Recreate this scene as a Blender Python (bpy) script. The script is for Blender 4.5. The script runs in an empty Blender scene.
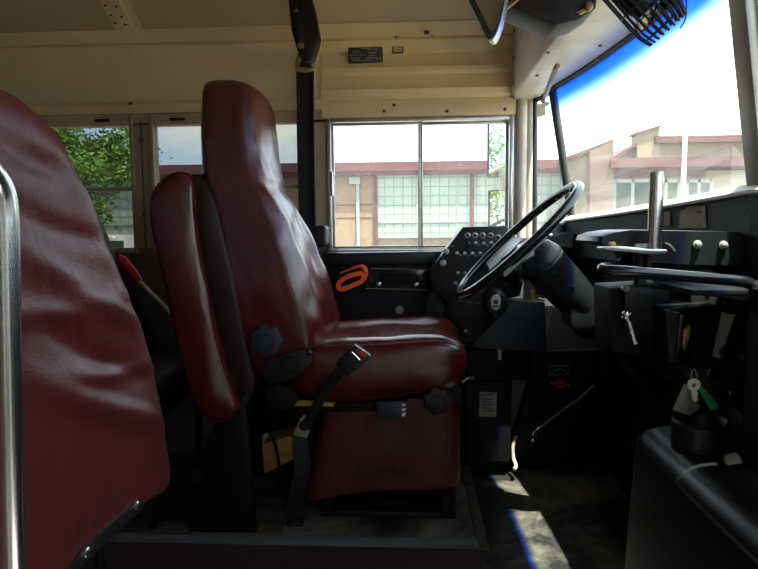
import bpy, bmesh, math, random
from mathutils import Vector, Matrix, noise
random.seed(7)
S = bpy.context.scene
COL = S.collection
PI = math.pi
V = Vector

# ------------------------------------------------------------------ camera
F = 600.0
CW, CH = 758.0, 569.0
CP = V((0, 0, 1.0))
RM = (Matrix.Rotation(math.radians(3.2), 3, 'Z') @ Matrix.Rotation(math.radians(90 - 5.2), 3, 'X')
      @ Matrix.Rotation(math.radians(-0.5), 3, 'Z'))
cd = bpy.data.cameras.new('camera')
cam = bpy.data.objects.new('camera', cd)
COL.objects.link(cam)
cam.matrix_world = Matrix.Translation(CP) @ RM.to_4x4()
cd.sensor_width = 36.0
cd.lens = 36.0 * F / CW
cd.clip_start = 0.02
cd.clip_end = 500
S.camera = cam


def ray(px, py):
    return RM @ V(((px - CW / 2) / F, -(py - CH / 2) / F, -1.0))


def aY(px, py, Y):
    d = ray(px, py)
    return CP + d * (Y / d.y)


def aX(px, py, X):
    d = ray(px, py)
    return CP + d * (X / d.x)


def aZ(px, py, Z):
    d = ray(px, py)
    return CP + d * ((Z - CP.z) / d.z)


def XZ(px, py, Y):
    p = aY(px, py, Y)
    return (p.x, p.z)


# ------------------------------------------------------------------ materials
MATS = {}


def new_mat(name):
    m = bpy.data.materials.new(name)
    m.use_nodes = True
    MATS[name] = m
    return m, m.node_tree.nodes, m.node_tree.links, m.node_tree.nodes['Principled BSDF']


def N(nodes, t, **kw):
    n = nodes.new(t)
    for k, v in kw.items():
        if k in n.inputs:
            n.inputs[k].default_value = v
        else:
            setattr(n, k, v)
    return n


def mat(name, col, rough=0.5, metal=0.0, var=0.15, scale=6.0, bump=0.0, bscale=60.0, spec=0.5, col2=None, coat=0.0,
        stretch=(1, 1, 1), detail=5.0):
    m, n, l, b = new_mat(name)
    b.inputs['Roughness'].default_value = rough
    b.inputs['Metallic'].default_value = metal
    b.inputs['Specular IOR Level'].default_value = spec
    b.inputs['Coat Weight'].default_value = coat
    tc = n.new('ShaderNodeTexCoord')
    mp = N(n, 'ShaderNodeMapping')
    mp.inputs['Scale'].default_value = stretch
    l.new(tc.outputs['Object'], mp.inputs['Vector'])
    nz = N(n, 'ShaderNodeTexNoise', Scale=scale, Detail=detail, Roughness=0.6)
    l.new(mp.outputs[0], nz.inputs['Vector'])
    cr = n.new('ShaderNodeValToRGB')
    c2 = col2 or tuple(max(0, c * (1 - var)) for c in col)
    c1 = col if col2 else tuple(min(1, c * (1 + var)) for c in col)
    cr.color_ramp.elements[0].position = 0.35
    cr.color_ramp.elements[1].position = 0.65
    cr.color_ramp.elements[0].color = (*c2, 1)
    cr.color_ramp.elements[1].color = (*c1, 1)
    l.new(nz.outputs['Fac'], cr.inputs['Fac'])
    l.new(cr.outputs['Color'], b.inputs['Base Color'])
    if bump:
        nb = N(n, 'ShaderNodeTexNoise', Scale=bscale, Detail=3.0)
        l.new(mp.outputs[0], nb.inputs['Vector'])
        bp = N(n, 'ShaderNodeBump', Strength=bump, Distance=0.01)
        l.new(nb.outputs['Fac'], bp.inputs['Height'])
        l.new(bp.outputs['Normal'], b.inputs['Normal'])
    return m


def vinyl(name, col, rough=0.34, wr=0.5, spec=0.5):
    """creased seat vinyl: fine grain, soft folds"""
    m, n, l, b = new_mat(name)
    b.inputs['Roughness'].default_value = rough
    b.inputs['Specular IOR Level'].default_value = spec
    tc = n.new('ShaderNodeTexCoord')
    nz = N(n, 'ShaderNodeTexNoise', Scale=5.0, Detail=4.0)
    l.new(tc.outputs['Object'], nz.inputs['Vector'])
    cr = n.new('ShaderNodeValToRGB')
    cr.color_ramp.elements[0].position = 0.3
    cr.color_ramp.elements[1].position = 0.7
    cr.color_ramp.elements[0].color = (*[c * 0.82 for c in col], 1)
    cr.color_ramp.elements[1].color = (*[c * 1.15 for c in col], 1)
    l.new(nz.outputs['Fac'], cr.inputs['Fac'])
    l.new(cr.outputs['Color'], b.inputs['Base Color'])
    mp = N(n, 'ShaderNodeMapping')
    mp.inputs['Scale'].default_value = (1, 1, 0.45)
    mp.inputs['Rotation'].default_value = (0.5, 0.3, 0)
    l.new(tc.outputs['Object'], mp.inputs['Vector'])
    n2 = N(n, 'ShaderNodeTexNoise', Scale=9.0, Detail=2.0, Distortion=0.6)
    l.new(mp.outputs[0], n2.inputs['Vector'])
    n3 = N(n, 'ShaderNodeTexNoise', Scale=260.0, Detail=2.0)
    l.new(tc.outputs['Object'], n3.inputs['Vector'])
    b1 = N(n, 'ShaderNodeBump', Strength=wr, Distance=0.02)
    b2 = N(n, 'ShaderNodeBump', Strength=0.25, Distance=0.002)
    l.new(n2.outputs['Fac'], b1.inputs['Height'])
    l.new(n3.outputs['Fac'], b2.inputs['Height'])
    l.new(b1.outputs['Normal'], b2.inputs['Normal'])
    l.new(b2.outputs['Normal'], b.inputs['Normal'])
    return m


maroon = vinyl('maroon_vinyl', (0.085, 0.006, 0.010), 0.27, 0.16, 0.9)
maroon_b = vinyl('maroon_barrier_vinyl', (0.085, 0.010, 0.013), 0.42, 0.3)
maroon_s = vinyl('maroon_skirt_vinyl', (0.085, 0.009, 0.014), 0.45, 0.25)
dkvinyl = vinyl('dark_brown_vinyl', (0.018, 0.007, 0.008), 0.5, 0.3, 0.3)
cream = mat('cream_painted_steel', (0.86, 0.68, 0.41), 0.38, 0, 0.06, 3.0, 0.05, 30)
whitep = mat('white_painted_steel', (0.62, 0.585, 0.52), 0.4, 0, 0.08, 7.0, 0.05, 30, col2=(0.5, 0.44, 0.36))
ceilp = mat('ceiling_paint', (0.60, 0.46, 0.28), 0.5, 0, 0.05, 4.0)
greyp = mat('grey_painted_steel', (0.11, 0.115, 0.12), 0.5, 0, 0.12, 8, 0.05, 30)
alu = mat('aluminium', (0.55, 0.55, 0.53), 0.35, 0.85, 0.1, 20, 0.03, 80)
alud = mat('dull_aluminium', (0.40, 0.39, 0.36), 0.45, 0.5, 0.12, 14)
chrome = mat('brushed_steel', (0.78, 0.79, 0.82), 0.22, 1.0, 0.03, 20, 0.0)
blk = mat('black_plastic', (0.013, 0.014, 0.016), 0.33, 0, 0.2, 8, 0.08, 220, spec=0.35)
blkm = mat('matt_black', (0.006, 0.006, 0.007), 0.6, 0, 0.3, 9, 0.1, 120, spec=0.25)
blkg = mat('gloss_black', (0.010, 0.011, 0.013), 0.16, 0, 0.1, 8)
blkw = mat('worn_black_steel', (0.018, 0.018, 0.02), 0.45, 0.3, 0.3, 9, 0.1, 90, col2=(0.010, 0.009, 0.009))
bluegrey = mat('slate_plastic', (0.020, 0.024, 0.034), 0.45, 0, 0.15, 9, 0.05, 100)
spokem = mat('glare_grey_spoke', (0.26, 0.26, 0.25), 0.35, 0, 0.05, 8)  # grey base colour stands in for window glare on black spokes
rubber = mat('black_rubber', (0.012, 0.012, 0.013), 0.6, 0, 0.2, 9)
webbing = mat('belt_webbing', (0.014, 0.016, 0.022), 0.7, 0, 0.15, 30, 0.2, 400)
orange = mat('orange_plastic', (0.95, 0.12, 0.03), 0.4, 0, 0.05, 8)
redp = mat('red_plastic', (0.62, 0.012, 0.02), 0.4, 0, 0.1, 8)
redd = mat('dull_red_paint', (0.35, 0.03, 0.02), 0.5, 0, 0.2, 60)
yellow = mat('yellow_paint', (0.62, 0.42, 0.03), 0.5, 0, 0.15, 12)
creamf = mat('cream_window_frame', (0.44, 0.36, 0.23), 0.45, 0, 0.1, 14)
brass = mat('zinc_plated_steel', (0.62, 0.55, 0.38), 0.4, 0.7, 0.15, 30)
brasst = mat('dirty_brass', (0.38, 0.27, 0.10), 0.45, 0.6, 0.3, 30)
paper = mat('paper', (0.62, 0.60, 0.56), 0.8, 0, 0.05, 20)
paperg = mat('aged_paper', (0.33, 0.31, 0.28), 0.8, 0, 0.25, 30)
ink = mat('dark_ink', (0.05, 0.05, 0.06), 0.7, 0, 0.05, 20)
inkg = mat('grey_print', (0.35, 0.33, 0.28), 0.7, 0, 0.05, 20)
nickel = mat('shine_pale_nickel', (0.78, 0.77, 0.76), 0.5, 0.15, 0.05, 20)  # pale, mostly diffuse colour stands in for the shine of the key
white = mat('white_print', (0.75, 0.75, 0.75), 0.5, 0, 0.03, 20)
wood = mat('raw_wood', (0.42, 0.24, 0.08), 0.7, 0, 0.3, 10, 0.1, 40, stretch=(1, 6, 6))
green = mat('green_plastic_tag', (0.01, 0.25, 0.06), 0.4, 0, 0.05, 8)
tape = mat('beige_tape', (0.50, 0.45, 0.38), 0.7, 0, 0.1, 40)
amber = mat('amber_plastic', (0.75, 0.45, 0.08), 0.3, 0, 0.1, 8)
rust = mat('rusty_edge', (0.07, 0.05, 0.035), 0.8, 0, 0.4, 25)
leafy = mat('tree_leaves', (0.20, 0.34, 0.055), 0.6, 0, 0.4, 1.2, col2=(0.10, 0.20, 0.03))
bark = mat('tree_bark', (0.12, 0.09, 0.06), 0.9, 0, 0.3, 8, 0.3, 20)
asphalt = mat('asphalt', (0.24, 0.235, 0.225), 0.9, 0, 0.15, 0.8, 0.1, 30)
fascia = mat('maroon_fascia', (0.095, 0.030, 0.028), 0.8, 0, 0.1, 1)
concrete = mat('pale_stucco', (0.22, 0.165, 0.105), 0.85, 0, 0.06, 1)
paleframe = mat('pale_window_frame', (0.22, 0.245, 0.21), 0.6, 0, 0.05, 1)
carpaint = mat('silver_car_paint', (0.42, 0.42, 0.42), 0.3, 0.3, 0.03, 1)
sticky = mat('cream_sticker', (0.62, 0.55, 0.38), 0.6, 0, 0.08, 40)

# dirty rubber floor with worn pale streaks
m, n, l, b = new_mat('dirty_rubber_floor')
tc = n.new('ShaderNodeTexCoord')
n1 = N(n, 'ShaderNodeTexNoise', Scale=3.2, Detail=9.0, Roughness=0.68, Distortion=0.5)
n2 = N(n, 'ShaderNodeTexNoise', Scale=48.0, Detail=4.0)
l.new(tc.outputs['Object'], n1.inputs['Vector'])
l.new(tc.outputs['Object'], n2.inputs['Vector'])
cr = n.new('ShaderNodeValToRGB')
cr.color_ramp.elements[0].position = 0.46
cr.color_ramp.elements[0].color = (0.014, 0.014, 0.013, 1)
cr.color_ramp.elements[1].position = 0.70
cr.color_ramp.elements[1].color = (0.22, 0.20, 0.165, 1)
l.new(n1.outputs['Fac'], cr.inputs['Fac'])
l.new(cr.outputs[0], b.inputs['Base Color'])
b.inputs['Roughness'].default_value = 0.5
bp = N(n, 'ShaderNodeBump', Strength=0.35, Distance=0.004)
l.new(n2.outputs['Fac'], bp.inputs['Height'])
l.new(bp.outputs[0], b.inputs['Normal'])
floorm = m
# maroon grit floor of the aisle
m, n, l, b = new_mat('maroon_grit_floor')
tc = n.new('ShaderNodeTexCoord')
n1 = N(n, 'ShaderNodeTexVoronoi', Scale=160.0)
l.new(tc.outputs['Object'], n1.inputs['Vector'])
cr = n.new('ShaderNodeValToRGB')
cr.color_ramp.elements[0].color = (0.12, 0.06, 0.055, 1)
cr.color_ramp.elements[1].color = (0.02, 0.01, 0.012, 1)
cr.color_ramp.elements[1].position = 0.5
l.new(n1.outputs['Distance'], cr.inputs['Fac'])
l.new(cr.outputs[0], b.inputs['Base Color'])
b.inputs['Roughness'].default_value = 0.7
gritm = m

# building brick
m, n, l, b = new_mat('tan_brick')
tc = n.new('ShaderNodeTexCoord')
mp = N(n, 'ShaderNodeMapping')
mp.inputs['Rotation'].default_value = (PI / 2, 0, 0)
l.new(tc.outputs['Object'], mp.inputs['Vector'])
bt = N(n, 'ShaderNodeTexBrick', Scale=3.0)
bt.inputs['Color1'].default_value = (0.23, 0.148, 0.086, 1)
bt.inputs['Color2'].default_value = (0.19, 0.120, 0.068, 1)
bt.inputs['Mortar'].default_value = (0.25, 0.195, 0.13, 1)
l.new(mp.outputs[0], bt.inputs['Vector'])
l.new(bt.outputs['Color'], b.inputs['Base Color'])
b.inputs['Roughness'].default_value = 0.9
brickm = m
brickr = mat('rose_brick', (0.14, 0.082, 0.062), 0.9, 0, 0.12, 1.5)
# glass block wall: grid of pale greenish panes
m, n, l, b = new_mat('gridded_pale_glazing')
tc = n.new('ShaderNodeTexCoord')
mp = N(n, 'ShaderNodeMapping')
mp.inputs['Rotation'].default_value = (PI / 2, 0, 0)
l.new(tc.outputs['Object'], mp.inputs['Vector'])
bt = N(n, 'ShaderNodeTexBrick', Scale=1.0, offset=0.0)
bt.inputs['Color1'].default_value = (0.25, 0.30, 0.245, 1)
bt.inputs['Color2'].default_value = (0.22, 0.27, 0.225, 1)
bt.inputs['Mortar'].default_value = (0.14, 0.175, 0.14, 1)
bt.inputs['Mortar Size'].default_value = 0.022
bt.inputs['Brick Width'].default_value = 0.30
bt.inputs['Row Height'].default_value = 0.30
l.new(mp.outputs[0], bt.inputs['Vector'])
l.new(bt.outputs['Color'], b.inputs['Base Color'])
b.inputs['Roughness'].default_value = 0.5
gridm = m
darkglass = mat('dim_window_glass', (0.03, 0.042, 0.033), 0.6, 0, 0.3, 0.6, spec=0.1)


def glass(name, tint, refl=0.06, dirt=0.0, dirtc=(0.8, 0.8, 0.78), band=None):
    """thin pane: tinted see-through + faint mirror + dust film"""
    m, n, l, b = new_mat(name)
    n.remove(b)
    out = n['Material Output']
    tr = n.new('ShaderNodeBsdfTransparent')
    tr.inputs[0].default_value = (*tint, 1)
    gl = n.new('ShaderNodeBsdfGlossy')
    gl.inputs['Roughness'].default_value = 0.02
    mx = n.new('ShaderNodeMixShader')
    mx.inputs[0].default_value = refl
    l.new(tr.outputs[0], mx.inputs[1])
    l.new(gl.outputs[0], mx.inputs[2])
    last = mx
    tc = n.new('ShaderNodeTexCoord')
    if band:
        sep = n.new('ShaderNodeSeparateXYZ')
        l.new(tc.outputs['Object'], sep.inputs[0])
        mr = n.new('ShaderNodeMapRange')
        mr.inputs['From Min'].default_value = band[0]
        mr.inputs['From Max'].default_value = band[1]
        l.new(sep.outputs['Z'], mr.inputs['Value'])
        cr = n.new('ShaderNodeValToRGB')
        cr.color_ramp.elements[0].color = (*tint, 1)
        cr.color_ramp.elements[1].color = (0.03, 0.13, 0.60, 1)
        e = cr.color_ramp.elements.new(0.45)
        e.color = (0.09, 0.30, 0.85, 1)
        l.new(mr.outputs[0], cr.inputs['Fac'])
        l.new(cr.outputs[0], tr.inputs[0])
    if dirt:
        df = n.new('ShaderNodeBsdfTranslucent')
        df.inputs[0].default_value = (*dirtc, 1)
        d2 = n.new('ShaderNodeBsdfDiffuse')
        d2.inputs[0].default_value = (*dirtc, 1)
        ad = n.new('ShaderNodeMixShader')
        l.new(df.outputs[0], ad.inputs[1])
        l.new(d2.outputs[0], ad.inputs[2])
        nz = N(n, 'ShaderNodeTexNoise', Scale=4.0, Detail=8.0, Roughness=0.7)
        l.new(tc.outputs['Object'], nz.inputs['Vector'])
        mr2 = n.new('ShaderNodeMapRange')
        mr2.inputs['From Min'].default_value = 0.35
        mr2.inputs['From Max'].default_value = 0.8
        mr2.inputs['To Min'].default_value = dirt * 0.4
        mr2.inputs['To Max'].default_value = dirt * 1.8
        l.new(nz.outputs['Fac'], mr2.inputs['Value'])
        m3 = n.new('ShaderNodeMixShader')
        l.new(mr2.outputs[0], m3.inputs[0])
        l.new(last.outputs[0], m3.inputs[1])
        l.new(ad.outputs[0], m3.inputs[2])
        last = m3
    l.new(last.outputs[0], out.inputs['Surface'])
    return m


gl_clear = glass('clear_dusty_glass', (0.93, 0.96, 0.94), 0.05, 0.07)
gl_tint = glass('grey_tinted_glass', (0.36, 0.37, 0.35), 0.05, 0.0)
gl_door = glass('dark_tinted_glass', (0.22, 0.23, 0.25), 0.05, 0.0)
gl_wind = glass('windshield_glass', (0.90, 0.95, 0.92), 0.05, 0.045, band=(0.375, 0.50))
brownb = mat('dark_brown_gloss', (0.016, 0.010, 0.008), 0.6, 0, 0.4, 9)
mirrorx = mat('outside_mirror_glass', (0.62, 0.66, 0.64), 0.02, 1.0, 0.0, 1)
mirrorm = mat('mirror_glass', (0.85, 0.88, 0.88), 0.02, 1.0, 0.0, 1)

# ------------------------------------------------------------------ object helpers
WLOC = {}


def _wl(o):
    return WLOC.get(o.name, V((0, 0, 0)))


def thing(name, label, cat, loc, group=None):
    o = bpy.data.objects.new(name, None)
    COL.objects.link(o)
    o.location = loc
    o.empty_display_size = 0.05
    o['label'] = label
    o['category'] = cat
    if group:
        o['group'] = group
    WLOC[o.name] = V(loc)
    return o


def obj(name, bm, mt, parent=None, smooth=True, label=None, angle=40):
    me = bpy.data.meshes.new(name)
    bmesh.ops.recalc_face_normals(bm, faces=bm.faces)
    bm.to_mesh(me)
    bm.free()
    for p in me.polygons:
        p.use_smooth = smooth
    if smooth:
        me.set_sharp_from_angle(angle=math.radians(angle))
    mts = mt if isinstance(mt, (list, tuple)) else [mt]
    for q in mts:
        me.materials.append(q)
    o = bpy.data.objects.new(name, me)
    COL.objects.link(o)
    if parent is not None:
        me.transform(Matrix.Translation(-_wl(parent)))
        o.parent = parent
        WLOC[o.name] = _wl(parent)
    else:
        xs = [v.co for v in me.vertices]
        c = V(((min(v.x for v in xs) + max(v.x for v in xs)) / 2, (min(v.y for v in xs) + max(v.y for v in xs)) / 2,
               min(v.z for v in xs)))
        me.transform(Matrix.Translation(-c))
        o.location = c
        WLOC[o.name] = c
    if label:
        o['label'] = label
    return o


def tag(o, label, cat, group=None, kind=None):
    if label:
        o['label'] = label
    if cat:
        o['category'] = cat
    if group:
        o['group'] = group
    if kind:
        o['kind'] = kind
    return o


def struct(name, bm, mt, parent=None, **k):
    o = obj(name, bm, mt, parent, **k)
    if parent is None:
        o['kind'] = 'structure'
    return o


def merge(bm, piece):
    me = bpy.data.meshes.new('tmp')
    piece.to_mesh(me)
    piece.free()
    bm.from_mesh(me)
    bpy.data.meshes.remove(me)
    return bm


def nb():
    return bmesh.new()


def bevel(pc, w, seg=2, ang=30):
    if w <= 0:
        return
    bmesh.ops.recalc_face_normals(pc, faces=pc.faces)
    es = [e for e in pc.edges if len(e.link_faces) == 2 and e.calc_face_angle(0) > math.radians(ang)]
    bmesh.ops.bevel(pc, geom=es, offset=w, segments=seg, profile=0.5, affect='EDGES', clamp_overlap=True)


def box(bm, x, y, z, bev=0.0, seg=2, rot=None, mi=0):
    pc = bmesh.new()
    c = V(((x[0] + x[1]) / 2, (y[0] + y[1]) / 2, (z[0] + z[1]) / 2))
    bmesh.ops.create_cube(pc, size=1.0)
    bmesh.ops.scale(pc, vec=(abs(x[1] - x[0]), abs(y[1] - y[0]), abs(z[1] - z[0])), verts=pc.verts)
    bevel(pc, bev, seg)
    if rot is not None:
        bmesh.ops.rotate(pc, cent=(0, 0, 0), matrix=rot, verts=pc.verts)
    bmesh.ops.translate(pc, vec=c, verts=pc.verts)
    for f in pc.faces:
        f.material_index = mi
    return merge(bm, pc)


def prism(bm, pts, vec, bev=0.0, seg=2, mi=0):
    """closed outline (3-D points) extruded along vec"""
    pc = bmesh.new()
    vec = V(vec)
    a = [pc.verts.new(p) for p in pts]
    c = [pc.verts.new(V(p) + vec) for p in pts]
    pc.faces.new(a)
    pc.faces.new(c[::-1])
    k = len(pts)
    for i in range(k):
        pc.faces.new((a[i], c[i], c[(i + 1) % k], a[(i + 1) % k]))
    bevel(pc, bev, seg)
    for f in pc.faces:
        f.material_index = mi
    return merge(bm, pc)


def pxprism(bm, pix, Y, depth, bev=0.0, seg=2, mi=0):
    return prism(bm, [aY(a, c, Y) for a, c in pix], (0, depth, 0), bev, seg, mi)


def loft(bm, rings, cap=True, closed=True, mi=0):
    vs = [[bm.verts.new(p) for p in r] for r in rings]
    k = len(rings[0])
    fs = []
    for a, c in zip(vs, vs[1:]):
        for i in range(k if closed else k - 1):
            j = (i + 1) % k
            fs.append(bm.faces.new((a[i], a[j], c[j], c[i])))
    if cap and closed:
        fs.append(bm.faces.new(vs[0][::-1]))
        fs.append(bm.faces.new(vs[-1]))
    for f in fs:
        f.material_index = mi
    return bm


def smooth_path(pts, per=6):
    P = [V(p) for p in pts]
    if len(P) < 3:
        return P
    out = []
    for i in range(len(P) - 1):
        p0 = P[max(0, i - 1)]
        p1, p2 = P[i], P[i + 1]
        p3 = P[min(len(P) - 1, i + 2)]
        for s in range(per):
            t = s / per
            out.append(0.5 * ((2 * p1) + (-p0 + p2) * t + (2 * p0 - 5 * p1 + 4 * p2 - p3) * t * t +
                              (-p0 + 3 * p1 - 3 * p2 + p3) * t ** 3))
    out.append(P[-1])
    return out


def tube(bm, pts, r, n=12, smooth=0, closed=False, flat=None, mi=0):
    """r: number or list; flat=(w,h,up) gives a ribbon of that section"""
    P = smooth_path(pts, smooth) if smooth else [V(p) for p in pts]
    k = len(P)
    rings = []
    up = V((0, 0, 1))
    prev = None
    for i, p in enumerate(P):
        if closed:
            t = (P[(i + 1) % k] - P[i - 1]).normalized()
        else:
            t = (P[min(k - 1, i + 1)] - P[max(0, i - 1)]).normalized()
        if prev is None:
            u = flat[2] if flat else up
            u = V(u)
            if abs(t.dot(u)) > 0.95:
                u = V((1, 0, 0))
            s = t.cross(u).normalized()
        else:
            s = (prev - t * prev.dot(t)).normalized()
        prev = s
        q = t.cross(s).normalized()
        rr = r[min(len(r) - 1, int(i * len(r) / k))] if isinstance(r, (list, tuple)) else r
        if flat:
            w, h = flat[0] / 2, flat[1] / 2
            rings.append([p + s * w + q * h, p - s * w + q * h, p - s * w - q * h, p + s * w - q * h])
        else:
            rings.append([p + s * (rr * math.cos(a)) + q * (rr * math.sin(a)) for a in
                          [2 * PI * j / n for j in range(n)]])
    if closed:
        rings.append(rings[0])
        vs = [[bm.verts.new(c) for c in rg] for rg in rings[:-1]]
        m_ = len(vs)
        kk = len(vs[0])
        for i in range(m_):
            a, c = vs[i], vs[(i + 1) % m_]
            for j in range(kk):
                f = bm.faces.new((a[j], a[(j + 1) % kk], c[(j + 1) % kk], c[j]))
                f.material_index = mi
        return bm
    return loft(bm, rings, mi=mi)


def lathe(bm, c, axis, prof, n=24, mi=0):
    """prof: list of (radius, height along axis)"""
    axis = V(axis).normalized()
    c = V(c)
    u = axis.cross(V((0, 0, 1)) if abs(axis.z) < 0.9 else V((1, 0, 0))).normalized()
    w = axis.cross(u)
    rings = [[c + axis * h + (u * math.cos(a) + w * math.sin(a)) * max(r, 1e-4) for a in
              [2 * PI * j / n for j in range(n)]] for r, h in prof]
    return loft(bm, rings, mi=mi)


def ball(bm, c, r, sc=(1, 1, 1), sub=2, mi=0):
    pc = bmesh.new()
    bmesh.ops.create_icosphere(pc, subdivisions=sub, radius=r)
    bmesh.ops.scale(pc, vec=sc, verts=pc.verts)
    bmesh.ops.translate(pc, vec=c, verts=pc.verts)
    for f in pc.faces:
        f.material_index = mi
    return merge(bm, pc)


def resample(pts, k, closed=True):
    P = [V(p) for p in pts]
    if closed:
        P = P + [P[0]]
    L = [0]
    for a, c in zip(P, P[1:]):
        L.append(L[-1] + (c - a).length)
    out = []
    T = L[-1]
    for i in range(k):
        s = T * i / (k if closed else k - 1)
        j = 0
        while j < len(L) - 2 and L[j + 1] < s:
            j += 1
        t = (s - L[j]) / max(1e-9, L[j + 1] - L[j])
        out.append(P[j].lerp(P[j + 1], t))
    return out


def relax(pts, it=1, closed=True):
    for _ in range(it):
        k = len(pts)
        q = []
        for i in range(k):
            if not closed and i in (0, k - 1):
                q.append(pts[i])
                continue
            q.append(pts[i] * 0.5 + pts[i - 1] * 0.25 + pts[(i + 1) % k] * 0.25)
        pts = q
    return pts


def screw(bm, c, axis, r=0.006, h=0.004):
    return lathe(bm, c, axis, [(r, 0), (r, h * 0.5), (r * 0.7, h), (0, h * 1.1)], 12)


# ================================================================== SETTING
WY = 2.5                                   # inner face of the driver's side wall
XL = -3.6
HC = aY(511.5, 98, 2.47)                    # lower far corner of the header box
XH, ZH = HC.x, HC.z
YR = -0.25                                 # inner face of the door side wall
SILL = aY(420, 246, WY).z
WTOP = aY(420, 120, WY).z


def wx(px, row=190):
    return aY(px, row, WY).x


# --- driver's side wall, lower part and pillars
bm = nb()
box(bm, (XL, 0.80), (WY, WY + 0.05), (-0.05, SILL - 0.03), mi=1)
box(bm, (XL, XH + 0.09), (WY, WY + 0.05), (SILL - 0.03, SILL), mi=1)
pil = [(-2.62, -2.52), (wx(-12), wx(-2)), (wx(134.5), wx(153.5)), (wx(299), wx(328)), (wx(511), wx(516) + 0.01)]
for a, c in pil:
    box(bm, (a, c), (WY, WY + 0.05), (SILL, WTOP + 0.01), mi=2)
box(bm, (XL, -2.62), (WY, WY + 0.05), (SILL, WTOP + 0.01), mi=2)
struct('wall_left', bm, [cream, greyp, creamf])
# --- cove panels above the windows, a folded profile run along the bus
rows = [(124, 2.5), (113, 2.497), (111.5, 2.488), (101, 2.488), (98, 2.496), (94, 2.474), (88, 2.466), (84, 2.478), (74, 2.480),
        (70, 2.464), (66, 2.462), (63, 2.470), (53, 2.470), (50, 2.452), (39, 2.440), (36.5, 2.446), (35, 2.428), (21, 2.405)]
prof = [(Y, aY(430, r, Y).z) for r, Y in rows]
ZC = prof[-1][1]
bm = nb()
XM = wx(322, 100)
for xa, xb, rlo in ((XL, XM, 107.5), (XM, XH + 0.02, 116.5)):
    pp = [(2.499, aY(430, rlo, 2.499).z), (2.489, aY(430, rlo - 0.3, 2.489).z)]
    pp += prof[3:] if xa > XL else [(Y, aY(430, r, Y).z) for r, Y in ((101, 2.488), (98, 2.496), (95, 2.486), (60, 2.466), (39, 2.444), (36.5, 2.449), (35, 2.428), (21, 2.405))]
    loft(bm, [[V((x, Y, z)) for Y, z in pp] for x in (xa, xb)], cap=False, closed=False)
# long panel joints and rivets
for px in (318,):
    x = wx(px, 70)
struct('wall_left.001', bm, cream, smooth=True, angle=35)['label'] = 'folded cream steel cove panel above the side windows'
bm = nb()
for px, py in [(384, 111), (447, 111), (394, 105), (505, 109), (473, 26), (479, 27), (424, 33), (432, 34), (396, 36), (113, 37),
               (131, 41), (140, 34), (130, 103), (505, 57), (505, 84)]:
    p = aY(px, py, 2.43 if py < 45 else 2.487)
    screw(bm, p + V((0, 0.005, 0)), (0, -1, -0.1), 0.007, 0.006)
box(bm, (aY(424, 33, 2.42).x, aY(429, 33, 2.42).x), (2.40, 2.42), (aY(424, 34.5, 2.42).z, aY(424, 32, 2.42).z), 0.002)
struct('trim_1', bm, rust)
# --- ceiling
bm = nb()
cy = (2.405 + YR) / 2
ceil_prof = []
for i in range(25):
    t = -1 + 2 * i / 24
    t = math.copysign(1 - (1 - abs(t)) ** 1.6, t)
    ceil_prof.append((cy - (2.41 - cy) * t, ZC + 0.20 * (1 - abs(t) ** 5)))
loft(bm, [[V((x, Y, z)) for Y, z in ceil_prof] for x in (XL, XH + 0.05)], cap=False, closed=False)
struct('ceiling', bm, ceilp)
bm = nb()
box(bm, (XL, XH + 0.05), (YR - 0.05, WY + 0.05), (ZC + 0.215, ZC + 0.25))
box(bm, (XL, XH + 0.05), (WY, WY + 0.05), (WTOP, ZC + 0.215))
box(bm, (XL, XH + 0.05), (YR - 0.05, YR), (ZC, ZC + 0.215))
struct('ceiling.001', bm, ceilp)['label'] = 'outer roof skin'
# flat joint strips that run across the ceiling
bm = nb()
for px in (128, -260):
    x = aY(px, 27, 2.4).x
    for dx, h in ((0.055, 0.004), (0.022, 0.010)):
        loft(bm, [[V((x - dx, Y, z - h)), V((x + dx, Y, z - h)), V((x + dx, Y, z + 0.001)), V((x - dx, Y, z + 0.001))]
                  for Y, z in ceil_prof])
struct('trim_2', bm, cream)
bm = nb()
x = aY(128, 27, 2.4).x
for Y in (2.38, 2.35, 2.31, 2.24, 2.16, 2.06):
    z = [a[1] + (c[1] - a[1]) * (a[0] - Y) / (a[0] - c[0]) for a, c in zip(ceil_prof, ceil_prof[1:]) if c[0] <= Y <= a[0]][0]
    for s in (-0.042, 0.0):
        screw(bm, V((x + s, Y, z - 0.003 - (0.006 if s == 0 else 0))), (0, 0, -1), 0.006, 0.004)
struct('trim_3', bm, rust)

# --- floor
bm = nb()
box(bm, (0.20, 0.85), (0.55, 2.52), (-0.05, 0.0))
box(bm, (XL, 0.20), (1.765, 2.52), (-0.05, 0.0))
struct('floor', bm, floorm)
bm = nb()
box(bm, (XL, 0.20), (0.55, 1.765), (-0.05, 0.026))
box(bm, (XL, -0.36), (YR, 0.55), (-0.05, 0.0))
struct('floor.001', bm, gritm)['label'] = 'maroon grit covered aisle floor'
bm = nb()
box(bm, (-0.36, 0.55), (0.50, 0.56), (-0.45, -0.05))
box(bm, (-0.36, 0.55), (YR, 0.52), (-0.50, -0.45))
box(bm, (-0.36, 0.55), (0.25, 0.50), (-0.45, -0.25))
struct('floor.002', bm, floorm)['label'] = 'black entrance steps'
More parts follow.
